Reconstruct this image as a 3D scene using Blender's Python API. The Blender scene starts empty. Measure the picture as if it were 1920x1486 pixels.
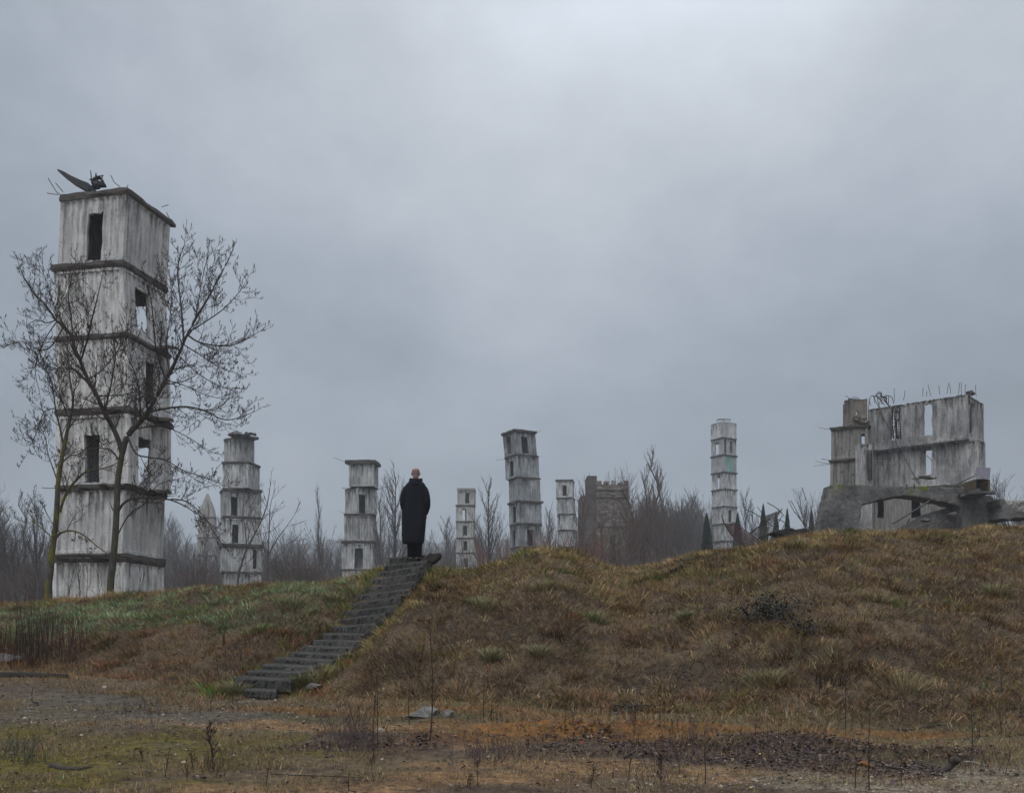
import bpy, bmesh, math, random
import numpy as np
from mathutils import Vector, Matrix
R = math.radians
random.seed(7)
S = bpy.context.scene
COL = S.collection
EYE = 1.2      # eye level in metres
FP = 1800.0    # focal length in photo pixels (photo 1920 wide)
HY = 1185.0    # horizon row in the photo

# ------------------------------------------------------------------ camera
cam = bpy.data.objects.new('camera', bpy.data.cameras.new('camera'))
COL.objects.link(cam)
cam.location = (0, 0, EYE)
cam.rotation_euler = (R(90), 0, 0)
cam.data.sensor_width = 36.0
cam.data.lens = 36.0 * FP / 1920.0
cam.data.shift_y = (HY - 743.0) / 1920.0
cam.data.clip_start = 0.1
cam.data.clip_end = 5000
S.camera = cam

# ------------------------------------------------------------------ sky and sun (overcast)
SUN_EL, SUN_AZ = 52.0, 200.0     # azimuth clockwise from +Y
world = bpy.data.worlds.new('World'); S.world = world; world.use_nodes = True
wt = world.node_tree; wn = wt.nodes; wl = wt.links
for n in list(wn): wn.remove(n)
def wnode(t, **k):
    n = wn.new(t)
    for a, b in k.items(): setattr(n, a, b)
    return n
wout = wnode('ShaderNodeOutputWorld'); wbg = wnode('ShaderNodeBackground'); wbg.inputs[1].default_value = 0.1
sky = wnode('ShaderNodeTexSky'); sky.sky_type = 'NISHITA'; sky.sun_disc = False
sky.sun_elevation = R(SUN_EL); sky.sun_rotation = R(SUN_AZ)
tc = wnode('ShaderNodeTexCoord')
sep = wnode('ShaderNodeSeparateXYZ'); wl.new(tc.outputs['Generated'], sep.inputs[0])
def wmath(op, a, b=None, c=None, clamp=False):
    n = wnode('ShaderNodeMath', operation=op, use_clamp=clamp)
    for i, v in enumerate((a, b, c)):
        if v is None: continue
        if isinstance(v, (int, float)): n.inputs[i].default_value = v
        else: wl.new(v, n.inputs[i])
    return n.outputs[0]
def wnoise(scale, detail, rough, dist, vec, off):
    m = wnode('ShaderNodeMapping'); m.inputs['Scale'].default_value = vec; m.inputs['Location'].default_value = off
    wl.new(tc.outputs['Generated'], m.inputs[0])
    n = wnode('ShaderNodeTexNoise'); n.inputs['Scale'].default_value = scale; n.inputs['Detail'].default_value = detail
    n.inputs['Roughness'].default_value = rough; n.inputs['Distortion'].default_value = dist
    wl.new(m.outputs[0], n.inputs['Vector']); return n.outputs['Fac']
# brightness of the cloud deck: rises towards the zenith, patchy, a thin bright place where the deck thins out
z = wmath('MAXIMUM', sep.outputs['Z'], 0.0)
deck = wmath('ADD', wmath('MULTIPLY_ADD', z, 0.25, 0.315), wmath('MULTIPLY', wmath('POWER', z, 6.0), 1.35))   # overcast: zenith brightest
n1 = wnoise(1.7, 5, 0.5, 0.25, (1, 1, 1.7), (3.1, 0.7, 0.3))
n2 = wnoise(4.4, 9, 0.62, 0.12, (1, 1.0, 1.5), (0.4, 5.2, 1.3))
cl = wmath('MULTIPLY_ADD', wmath('SUBTRACT', n1, 0.5), 1.35, 0.0)
cl = wmath('ADD', cl, wmath('MULTIPLY_ADD', wmath('SUBTRACT', n2, 0.5), 0.80, 0.0))
vm = wnode('ShaderNodeVectorMath', operation='DOT_PRODUCT'); wl.new(tc.outputs['Generated'], vm.inputs[0])
bd = Vector((0.14, 0.82, 0.54)).normalized(); vm.inputs[1].default_value = bd
glow = wmath('POWER', wmath('MAXIMUM', vm.outputs['Value'], 0.0), 26.0)
def thick(d, pw, am):
    v = wnode('ShaderNodeVectorMath', operation='DOT_PRODUCT'); wl.new(tc.outputs['Generated'], v.inputs[0]); v.inputs[1].default_value = Vector(d).normalized()
    return wmath('MULTIPLY', wmath('POWER', wmath('MAXIMUM', v.outputs['Value'], 0.0), pw), am)
cl = wmath('ADD', cl, wmath('ADD', thick((-.52, .80, .42), 22, -.17), thick((.50, .85, .22), 24, -.13)))      # thicker cloud banks left and right
mod = wmath('ADD', wmath('ADD', cl, 1.0), wmath('MULTIPLY', glow, 0.62))
lum = wmath('MULTIPLY', deck, mod)
tint = wnode('ShaderNodeValToRGB')
tint.color_ramp.elements[0].position = 0.28; tint.color_ramp.elements[0].color = (0.845, 1.0, 1.21, 1)
tint.color_ramp.elements[1].position = 0.62; tint.color_ramp.elements[1].color = (0.93, 1.0, 1.105, 1)
wl.new(lum, tint.inputs[0])
cm = wnode('ShaderNodeVectorMath', operation='SCALE'); wl.new(tint.outputs[0], cm.inputs[0])
wl.new(wmath('MULTIPLY', lum, 10.0), cm.inputs['Scale'])
mixs = wnode('ShaderNodeMix', data_type='RGBA'); mixs.inputs[0].default_value = 0.96
wl.new(sky.outputs[0], mixs.inputs[6]); wl.new(cm.outputs[0], mixs.inputs[7])
wl.new(mixs.outputs[2], wbg.inputs[0]); wl.new(wbg.outputs[0], wout.inputs[0])

sun = bpy.data.objects.new('sun', bpy.data.lights.new('sun', 'SUN')); COL.objects.link(sun)
sun.data.energy = 1.5; sun.data.angle = R(60); sun.data.color = (1.0, 0.985, 0.96)
az, el = R(SUN_AZ), R(SUN_EL)
sd = Vector((math.sin(az) * math.cos(el), math.cos(az) * math.cos(el), math.sin(el)))
sun.rotation_euler = (-sd).to_track_quat('-Z', 'Y').to_euler()
S.view_settings.view_transform = 'Standard'; S.view_settings.look = 'None'
S.view_settings.exposure = 0.0; S.view_settings.gamma = 1.0
S.view_settings.use_curve_mapping = False
S.render.engine = 'CYCLES'
S.cycles.max_bounces = 6; S.cycles.diffuse_bounces = 3; S.cycles.volume_bounces = 1
S.cycles.use_denoising = True
S.cycles.caustics_reflective = False; S.cycles.caustics_refractive = False

# ------------------------------------------------------------------ helpers
def P(px, py, D):
    return Vector(((px - 960.0) / FP * D, D, EYE + (HY - py) / FP * D))

def link(o, parent=None):
    COL.objects.link(o)
    if parent is not None: o.parent = parent
    return o
def tag(o, label=None, cat=None, group=None, kind=None):
    if label: o['label'] = label
    if cat: o['category'] = cat
    if group: o['group'] = group
    if kind: o['kind'] = kind
    return o
def empty(name, label, cat, loc=(0, 0, 0), group=None, rz=0.0):
    o = bpy.data.objects.new(name, None); link(o); o.location = loc; o.rotation_euler = (0, 0, rz)
    o.empty_display_size = 0.3
    return tag(o, label, cat, group)

class MB:
    """collects geometry for ONE mesh object; verts are world (or thing-local) coordinates"""
    def __init__(s): s.v = []; s.f = []; s.a = []
    def quadbox(s, o, x, y, z, jit=0.0):
        """box from corner o with edge vectors x, y, z"""
        b = len(s.v)
        for k in (0, 1):
            for (i, j) in ((0, 0), (1, 0), (1, 1), (0, 1)):
                p = o + x * i + y * j + z * k
                if jit: p = p + Vector((random.uniform(-jit, jit), random.uniform(-jit, jit), random.uniform(-jit, jit)))
                s.v.append(tuple(p))
        for q in ((0, 3, 2, 1), (4, 5, 6, 7), (0, 1, 5, 4), (1, 2, 6, 5), (2, 3, 7, 6), (3, 0, 4, 7)):
            s.f.append(tuple(b + i for i in q))
    def tube(s, pts, rad, n=4, cap=True):
        b = len(s.v); m = len(pts)
        for i, p in enumerate(pts):
            q0 = pts[max(0, i - 1)]; q1 = pts[min(m - 1, i + 1)]
            dx, dy, dz = q1[0] - q0[0], q1[1] - q0[1], q1[2] - q0[2]
            l = math.sqrt(dx * dx + dy * dy + dz * dz) or 1.0
            dx /= l; dy /= l; dz /= l
            if abs(dz) < 0.9: ax, ay, az_ = -dy, dx, 0.0
            else: ax, ay, az_ = 0.0, -dz, dy
            l = math.sqrt(ax * ax + ay * ay + az_ * az_) or 1.0
            ax /= l; ay /= l; az_ /= l
            bx, by, bz = dy * az_ - dz * ay, dz * ax - dx * az_, dx * ay - dy * ax
            r = rad[i]
            for k in range(n):
                c, t = CS[n][k]
                s.v.append((p[0] + r * (ax * c + bx * t), p[1] + r * (ay * c + by * t), p[2] + r * (az_ * c + bz * t)))
        for i in range(m - 1):
            for k in range(n):
                k2 = (k + 1) % n
                s.f.append((b + i * n + k, b + i * n + k2, b + (i + 1) * n + k2, b + (i + 1) * n + k))
        if cap:
            s.f.append(tuple(b + k for k in range(n))[::-1]); s.f.append(tuple(b + (m - 1) * n + k for k in range(n)))
    def build(s, name, mat, parent=None, smooth=False, origin=None, attr=None):
        me = bpy.data.meshes.new(name)
        v = s.v
        if origin is not None:
            ox, oy, oz = origin; v = [(a - ox, b - oy, c - oz) for a, b, c in v]
        me.from_pydata(v, [], s.f); me.update()
        if smooth: me.polygons.foreach_set('use_smooth', [True] * len(me.polygons))
        if s.a and len(s.a) == len(s.v):
            at = me.attributes.new('h01', 'FLOAT', 'POINT'); at.data.foreach_set('value', s.a)
        if mat: me.materials.append(mat)
        o = bpy.data.objects.new(name, me); link(o, parent)
        if origin is not None and parent is None: o.location = origin
        return o
CS = {n: [(math.cos(2 * math.pi * k / n), math.sin(2 * math.pi * k / n)) for k in range(n)] for n in (3, 4, 5, 6, 8, 10, 12, 16)}

# numpy value noise
def vnoise(x, y, seed=0):
    x = np.asarray(x, float); y = np.asarray(y, float)
    xi = np.floor(x).astype(np.int64); yi = np.floor(y).astype(np.int64)
    fx = x - xi; fy = y - yi; fx = fx * fx * (3 - 2 * fx); fy = fy * fy * (3 - 2 * fy)
    def h(a, b):
        n = (a * 374761393 + b * 668265263 + seed * 974634777) & 0xffffffff
        n = ((n ^ (n >> 13)) * 1274126177) & 0xffffffff
        return ((n ^ (n >> 16)) & 0xffff) / 65535.0
    a = h(xi, yi); b = h(xi + 1, yi); c = h(xi, yi + 1); d = h(xi + 1, yi + 1)
    return (a * (1 - fx) + b * fx) * (1 - fy) + (c * (1 - fx) + d * fx) * fy
def fbm(x, y, seed=0, o=4):
    t = 0; a = 0.5; s = 0
    for i in range(o):
        t = t + a * vnoise(x * 2 ** i, y * 2 ** i, seed + i); s += a; a *= 0.5
    return t / s
def sstep(a, b, x):
    t = np.clip((x - a) / (b - a), 0, 1); return t * t * (3 - 2 * t)

# ------------------------------------------------------------------ materials
def mat_new(name):
    m = bpy.data.materials.new(name); m.use_nodes = True
    nt = m.node_tree
    for n in list(nt.nodes): nt.nodes.remove(n)
    out = nt.nodes.new('ShaderNodeOutputMaterial'); b = nt.nodes.new('ShaderNodeBsdfPrincipled')
    nt.links.new(b.outputs[0], out.inputs[0])
    b.inputs['Roughness'].default_value = 0.9
    b.inputs['Specular IOR Level'].default_value = 0.2
    return m, nt, b
class NT:
    def __init__(s, nt): s.nt = nt
    def n(s, t, **k):
        n = s.nt.nodes.new(t)
        for a, b in k.items(): setattr(n, a, b)
        return n
    def l(s, a, b): s.nt.links.new(a, b)
    def val(s, inp, v):
        if isinstance(v, (int, float)): inp.default_value = v
        elif isinstance(v, (tuple, list)): inp.default_value = (tuple(v) + (1,))[:len(inp.default_value)]
        else: s.l(v, inp)
    def math(s, op, a, b=None, c=None, clamp=False):
        n = s.n('ShaderNodeMath', operation=op, use_clamp=clamp)
        for i, v in enumerate((a, b, c)):
            if v is not None: s.val(n.inputs[i], v)
        return n.outputs[0]
    def noise(s, scale, detail=4, rough=0.55, dist=0.0, vec=(1, 1, 1), coord='Object', off=(0, 0, 0)):
        t = s.n('ShaderNodeTexCoord'); m = s.n('ShaderNodeMapping')
        m.inputs['Scale'].default_value = vec; m.inputs['Location'].default_value = off
        s.l(t.outputs[coord], m.inputs[0])
        n = s.n('ShaderNodeTexNoise'); n.inputs['Scale'].default_value = scale; n.inputs['Detail'].default_value = detail
        n.inputs['Roughness'].default_value = rough; n.inputs['Distortion'].default_value = dist
        s.l(m.outputs[0], n.inputs['Vector']); return n.outputs['Fac']
    def ramp(s, fac, stops):
        n = s.n('ShaderNodeValToRGB'); e = n.color_ramp.elements
        while len(e) < len(stops): e.new(0.5)
        for i, (p, c) in enumerate(stops):
            e[i].position = p
            e[i].color = (c, c, c, 1) if isinstance(c, (int, float)) else tuple(c) + (1,)
        s.val(n.inputs[0], fac); return n.outputs[0]
    def mix(s, fac, a, b, mode='MIX'):
        n = s.n('ShaderNodeMix', data_type='RGBA', blend_type=mode)
        s.val(n.inputs[0], fac); s.val(n.inputs[6], a); s.val(n.inputs[7], b); return n.outputs[2]
    def bump(s, b, h, strength=0.5, dist=0.02):
        n = s.n('ShaderNodeBump'); n.inputs['Strength'].default_value = strength; n.inputs['Distance'].default_value = dist
        s.l(h, n.inputs['Height']); s.l(n.outputs[0], b.inputs['Normal'])

def concrete(name, light, dark, streak=0.6, rust=0.0, seed=0.0, pits=0.5, stain=(0.055, 0.053, 0.052)):
    m, nt, b = mat_new(name); g = NT(nt)
    o = (seed, seed * 1.7, seed * 0.3)
    base = g.mix(g.ramp(g.noise(1.1, 7, 0.66, 0.4, vec=(1, 1, .7), off=o), [(0.36, 0.0), (0.62, 1.0)]), dark, light)
    st = g.noise(3.2, 5, 0.62, 0.1, vec=(1, 1, 0.20), off=o)                   # rain streaks
    stf = g.noise(11.0, 4, 0.6, 0.0, vec=(1, 1, 0.13), off=o)
    at = g.n('ShaderNodeAttribute', attribute_name='h01')
    h = at.outputs['Fac']
    topw = g.math('POWER', h, 3.0)
    botw = g.math('POWER', g.math('SUBTRACT', 1.0, h, clamp=True), 9.0)
    k = g.math('MULTIPLY', g.ramp(st, [(0.44, 0.0), (0.66, 1.0)]), g.math('MULTIPLY_ADD', topw, 0.8, 0.62))
    k2 = g.math('MULTIPLY', g.ramp(stf, [(0.47, 0.0), (0.68, 1.0)]), g.math('MULTIPLY_ADD', topw, 0.6, 0.50))
    k3 = g.math('MULTIPLY', g.ramp(g.noise(4.5, 5, 0.7, off=o), [(0.48, 0.0), (0.62, 1.0)]), g.math('MULTIPLY', botw, 0.9))
    kk = g.math('MULTIPLY', g.math('MAXIMUM', g.math('MAXIMUM', k, k2), k3), streak, clamp=True)
    c = g.mix(kk, base, stain)
    if rust:
        c = g.mix(g.math('MULTIPLY', g.ramp(g.noise(1.4, 5, 0.65, vec=(1, 1, 0.35), off=(seed + 9, 3, 1)), [(0.54, 0.0), (0.72, 1.0)]), rust), c, (0.17, 0.115, 0.075))
    pit = g.noise(14.0, 3, 0.6, off=o)
    c = g.mix(g.math('MULTIPLY', g.ramp(pit, [(0.60, 0.0), (0.68, 1.0)]), pits), c, (0.09, 0.088, 0.085))
    oi = g.n('ShaderNodeObjectInfo')
    vr = g.math('MULTIPLY_ADD', oi.outputs['Random'], 0.30, 0.82)
    vs = g.n('ShaderNodeVectorMath', operation='SCALE'); g.val(vs.inputs[0], c); g.l(vr, vs.inputs['Scale']); c = vs.outputs[0]
    g.val(b.inputs['Base Color'], c)
    g.bump(b, g.noise(7.0, 6, 0.7, off=o), 0.7, 0.06)
    return m
M = {}
M['c_big'] = concrete('pale_concrete', (0.74, 0.73, 0.71), (0.53, 0.525, 0.515), 0.72, 0.22, 1.0)
M['c_far'] = concrete('grey_concrete', (0.62, 0.62, 0.615), (0.37, 0.37, 0.372), 0.95, 0.0, 4.0, 0.3)
M['c_lean'] = concrete('blue_grey_concrete', (0.44, 0.46, 0.48), (0.21, 0.225, 0.24), 1.0, 0.0, 6.0, 0.3)
M['c_white'] = concrete('chalky_concrete', (0.60, 0.59, 0.565), (0.40, 0.395, 0.38), 0.7, 0.0, 8.0, 0.3)
M['c_ruin'] = concrete('stained_concrete', (0.54, 0.535, 0.53), (0.26, 0.26, 0.26), 0.95, 0.08, 11.0, 0.6)
M['c_brown'] = concrete('brown_concrete', (0.26, 0.23, 0.20), (0.15, 0.13, 0.115), 0.7, 0.5, 15.0, 0.7)
M['c_warm'] = concrete('warm_grey_concrete', (0.36, 0.345, 0.32), (0.24, 0.23, 0.215), 0.7, 0.15, 17.0, 0.4)
M['c_teal'] = concrete('teal_stained_concrete', (0.42, 0.43, 0.43), (0.28, 0.29, 0.29), 0.5, 0.0, 19.0, 0.3)
M['slab'] = concrete('weathered_slab', (0.12, 0.105, 0.095), (0.045, 0.042, 0.040), 0.6, 0.3, 21.0, 0.6)
def add_moss(m, col, spots):
    g = NT(m.node_tree); b = [n for n in m.node_tree.nodes if n.type == 'BSDF_PRINCIPLED'][0]
    prev = b.inputs['Base Color'].links[0].from_socket
    geo = g.n('ShaderNodeNewGeometry'); sp = g.n('ShaderNodeSeparateXYZ'); g.l(geo.outputs['Normal'], sp.inputs[0])
    up = g.ramp(sp.outputs['Z'], [(0.25, 0.0), (0.7, 1.0)])
    near = None
    tco = g.n('ShaderNodeNewGeometry')
    for (cx, cy, cz, r_) in spots:
        vd = g.n('ShaderNodeVectorMath', operation='DISTANCE'); g.l(tco.outputs['Position'], vd.inputs[0]); vd.inputs[1].default_value = (cx, cy, cz)
        q = g.ramp(g.math('DIVIDE', vd.outputs['Value'], r_), [(0.45, 1.0), (1.0, 0.0)])
        near = q if near is None else g.math('MAXIMUM', near, q)
    nz = g.noise(2.6, 6, 0.7, off=(2, 7, 1))
    f = g.ramp(g.math('ADD', g.math('MULTIPLY', near, 0.36), g.math('ADD', g.math('MULTIPLY', up, 0.16), g.math('MULTIPLY', nz, 0.55))), [(0.62, 0.0), (0.70, 1.0)])
    g.val(b.inputs['Base Color'], g.mix(f, prev, col))
M['arch'] = concrete('rough_dark_concrete', (0.20, 0.193, 0.185), (0.075, 0.073, 0.071), 0.6, 0.1, 25.0, 0.6)
def zz(x, y, D=45.0): return P(1520 + x / 4.8, 710 + y / 4.8, D)
M['arch_plain'] = M['arch'].copy()
add_moss(M['arch'], (0.095, 0.125, 0.014), [tuple(zz(*q)) + (r_,) for q, r_ in (((225, 955), .8), ((330, 945), .6), ((450, 945), .5), ((930, 1020), .65), ((1030, 975), .75), ((1090, 960), .5), ((1320, 1160), .4), ((1720, 1085), .5), ((900, 1260), .3))])
# teal stain on one storey
g = NT(M['c_teal'].node_tree); b_ = [n for n in M['c_teal'].node_tree.nodes if n.type == 'BSDF_PRINCIPLED'][0]
prev = b_.inputs['Base Color'].links[0].from_socket
geo_ = g.n('ShaderNodeNewGeometry'); sx_ = g.n('ShaderNodeSeparateXYZ'); g.l(geo_.outputs['Position'], sx_.inputs[0])
xw = g.math('MULTIPLY', g.ramp(g.math('SUBTRACT', sx_.outputs['X'], P(1358.5, 0, 151).x), [(0.0, 0.0), (0.25, 1.0)]), g.ramp(g.math('SUBTRACT', P(1378, 0, 151).x, sx_.outputs['X']), [(0.0, 0.0), (0.25, 1.0)]))
g.val(b_.inputs['Base Color'], g.mix(g.math('MULTIPLY', xw, g.ramp(g.noise(2.6, 4, 0.7, vec=(1, 1, 0.2), off=(4.3, 1, 0)), [(0.38, 0.15), (0.58, 0.9)])), prev, (0.10, 0.34, 0.30)))

def simple(name, col, rough=0.9, var=0.4, scale=8.0, spec=0.2, vec=(1, 1, 1), bump=0.0):
    m, nt, b = mat_new(name); g = NT(nt)
    lo = tuple(c * (1 - var) for c in col); hi = tuple(min(1, c * (1 + var)) for c in col)
    n = g.noise(scale, 5, 0.6, vec=vec)
    g.val(b.inputs['Base Color'], g.ramp(n, [(0.3, lo), (0.7, hi)]))
    b.inputs['Roughness'].default_value = rough; b.inputs['Specular IOR Level'].default_value = spec
    if bump: g.bump(b, n, bump, 0.03)
    return m
M['rebar'] = simple('rusty_rebar', (0.045, 0.035, 0.032), 0.8, 0.4, 20)
M['rebar_red'] = simple('red_rusty_rebar', (0.09, 0.045, 0.045), 0.8, 0.4, 10)
M['iron'] = simple('dark_metal', (0.035, 0.037, 0.042), 0.55, 0.3, 12, 0.4)
M['lead'] = simple('purple_grey_board', (0.13, 0.125, 0.145), 0.7, 0.3, 6)
M['rubble'] = simple('rubble_stone', (0.09, 0.088, 0.085), 0.95, 0.5, 5, bump=0.5)
M['rock'] = simple('field_stone', (0.135, 0.128, 0.118), 0.95, 0.5, 7, bump=0.8)
M['interior'] = simple('doorway_lining', (0.10, 0.10, 0.10), 0.95, 0.4, 3)
M['bark_dark'] = simple('dark_bark', (0.055, 0.047, 0.040), 0.95, 0.5, 14, bump=0.6)
M['twig'] = simple('twig_bark', (0.060, 0.045, 0.042), 0.95, 0.35, 9)
def mossbark(name, moss, amt):
    m, nt, b = mat_new(name); g = NT(nt)
    bark = g.ramp(g.noise(16, 5, 0.7, vec=(1, 1, 0.35)), [(0.3, (0.03, 0.027, 0.023)), (0.7, (0.12, 0.11, 0.095))])
    f = g.math('MULTIPLY', g.ramp(g.noise(3.5, 5, 0.65), [(0.44, 0.0), (0.58, 1.0)]), amt)
    c = g.mix(f, bark, moss); g.val(b.inputs['Base Color'], c)
    g.bump(b, g.noise(25, 5, 0.7), 0.8, 0.03); return m
M['bark_moss'] = mossbark('mossy_bark', (0.15, 0.14, 0.012), 0.8)
M['bark_moss2'] = mossbark('lightly_mossy_bark', (0.07, 0.075, 0.02), 0.5)
M['far_bark'] = simple('far_bark', (0.085, 0.078, 0.078), 0.95, 0.2, 3)
M['far_twig'] = simple('far_twig', (0.085, 0.073, 0.072), 0.95, 0.2, 3)
M['far_brown'] = simple('brown_far_twig', (0.105, 0.072, 0.060), 0.95, 0.2, 3)
M['far_red'] = simple('red_far_twig', (0.21, 0.095, 0.06), 0.95, 0.2, 3)
M['cypress'] = simple('cypress_green', (0.018, 0.032, 0.022), 0.95, 0.4, 6)
M['ivy'] = simple('dark_leaf', (0.03, 0.032, 0.026), 0.6, 0.5, 30)
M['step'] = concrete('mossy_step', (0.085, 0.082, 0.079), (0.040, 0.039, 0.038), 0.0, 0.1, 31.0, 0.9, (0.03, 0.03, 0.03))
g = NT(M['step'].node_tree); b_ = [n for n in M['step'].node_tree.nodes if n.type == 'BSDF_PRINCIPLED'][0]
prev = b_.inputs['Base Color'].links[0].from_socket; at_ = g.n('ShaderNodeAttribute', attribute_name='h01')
g.val(b_.inputs['Base Color'], g.mix(g.math('MULTIPLY', g.ramp(at_.outputs['Fac'], [(.55, 0.), (.95, 1.)]), g.ramp(g.noise(5, 4, .6), [(.3, .5), (.6, 1.0)])), g.mix(g.ramp(at_.outputs['Fac'], [(0., 1.), (.28, 0.)]), prev, (.045, .042, .036)), (.17, .165, .152)))  # worn lip painted lighter, as if its top edge caught light; treads darker
M['coat'] = simple('black_wool', (0.013, 0.015, 0.020), 0.95, 0.25, 30, 0.1)
M['trouser'] = simple('black_trouser', (0.006, 0.006, 0.008), 0.95, 0.2, 30, 0.1)
M['shoe'] = simple('dark_shoe', (0.05, 0.04, 0.032), 0.5, 0.3, 20, 0.4)
M['stem'] = simple('dry_stem', (0.055, 0.035, 0.028), 0.95, 0.3, 10)
M['stone'] = simple('pale_stone', (0.30, 0.27, 0.225), 0.95, 0.4, 6, bump=0.3)

def vcol(name, var=0.25, scale=30.0, bump=0.0, rough=0.95, detail=False):
    """albedo from the mesh's own colour attribute (kind of plant / soil), broken up by noise"""
    m, nt, b = mat_new(name); g = NT(nt)
    a = g.n('ShaderNodeAttribute', attribute_name='albedo')
    c = a.outputs['Color']
    n = g.noise(scale, 8, 0.7)
    f = g.ramp(n, [(0.3, 1 - var), (0.7, 1 + var)])
    mm = g.n('ShaderNodeMix', data_type='RGBA', blend_type='MULTIPLY'); mm.inputs[0].default_value = 1.0
    g.val(mm.inputs[6], c); g.val(mm.inputs[7], f); c = mm.outputs[2]
    if detail:
        for (sc, lo, hi, am, co, of) in ((3.2, .53, .62, .5, (.060, .043, .036), 1), (5.5, .56, .62, .5, (.24, .165, .09), 2), (4.4, .58, .64, .4, (.12, .11, .03), 3), (16, .52, .60, .6, (.040, .028, .025), 4), (24, .56, .62, .55, (.22, .175, .125), 5), (60., .60, .66, .6, (.30, .25, .19), 6), (45., .54, .62, .6, (.03, .022, .02), 7)):
            sp = g.ramp(g.noise(sc, 7, 0.68, 0.4, off=(of * 3.1, of * 1.7, of)), [(lo, 0.0), (hi, 1.0)])
            c = g.mix(g.math('MULTIPLY', sp, am), c, co)
    g.val(b.inputs['Base Color'], c)
    b.inputs['Roughness'].default_value = rough; b.inputs['Specular IOR Level'].default_value = 0.1
    if bump: g.bump(b, g.noise(22.0, 8, 0.75), bump, 0.06)
    return m
M['ground'] = vcol('soil', 0.5, 7.0, 1.0, detail=True)
M['grass'] = vcol('grass_blade', 0.15, 20.0)

# ------------------------------------------------------------------ terrain
CR0 = np.array([(-700, 1150), (0, 1122), (100, 1117), (200, 1107), (300, 1104), (380, 1091), (480, 1083), (560, 1084), (640, 1082), (700, 1071), (730, 1062),
               (810, 1064), (850, 1066), (890, 1060), (950, 1049), (985, 1034), (1030, 1029), (1075, 1036), (1130, 1048), (1175, 1058),
               (1240, 1050), (1290, 1037), (1350, 1028), (1400, 1025), (1450, 1013), (1500, 1003), (1560, 992), (1640, 985), (1700, 987),
               (1800, 985), (1850, 980), (1920, 985), (2200, 975), (2800, 1000)], float)
CR = CR0.copy(); CR[:, 1] += -5 * ((CR[:, 0] > 960) & (CR[:, 0] < 1100)) + 4 * ((CR[:, 0] > 1120) & (CR[:, 0] < 1260))
CR[:, 1] += 8 + 4 * (CR[:, 0] < 720) + 5 * ((CR[:, 0] > 1580) & (CR[:, 0] < 1860))
YC = np.array([(-700, 23), (0, 21.5), (480, 20.5), (720, 19.0), (820, 18.8), (1030, 19.5), (1175, 21), (1400, 21.5), (1600, 22.5), (1920, 23.5), (2800, 26)], float)
BS = np.array([(-700, 1250), (0, 1252), (200, 1268), (400, 1288), (480, 1292), (560, 1300), (700, 1310), (900, 1312), (1100, 1328), (1300, 1333), (1500, 1333), (1700, 1372), (1920, 1350), (2800, 1350)], float)
YB = np.array([(-700, 16), (0, 15.5), (440, 13.6), (700, 12.9), (900, 12.3), (1300, 11.8), (1700, 10.8), (1920, 11), (2800, 12)], float)

# stair: left and right top edge of every riser, in photo pixels, bottom to top
STAIR = [((457, 1291), (518, 1294)), ((438, 1269), (545, 1274)), ((463, 1257), (566, 1260.5)), ((491, 1245), (590, 1250)), ((514, 1233), (624, 1238)),
         ((543, 1222), (643, 1227)), ((566, 1210.5), (661, 1213.5)), ((587, 1199.5), (673, 1201.5)), ((606, 1187), (684, 1188)),
         ((624, 1174), (704, 1168)), ((640, 1160), (722, 1149)), ((641, 1146), (747, 1133)), ((654, 1131), (751, 1117)), ((669, 1115), (769, 1103)),
         ((682, 1101), (779, 1089)), ((694, 1086), (784, 1073.5)), ((708, 1072.5), (793, 1059.5)), ((719, 1059.5), (800, 1050))]
NST = len(STAIR)
def stair_depth(i): return 13.35 + i * 0.302
SL, SR = [], []
for i, (a, b) in enumerate(STAIR):
    d = stair_depth(i)
    SL.append(P(a[0], a[1], d)); SR.append(P(b[0], b[1], d - (0.22 if i < 9 else 0.38)))
SC = np.array([[*((SL[i] + SR[i]) / 2)] for i in range(NST)])
SC = np.vstack([SC, SC[-1] + np.array([0.18, 0.6, 0.02])])

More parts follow.
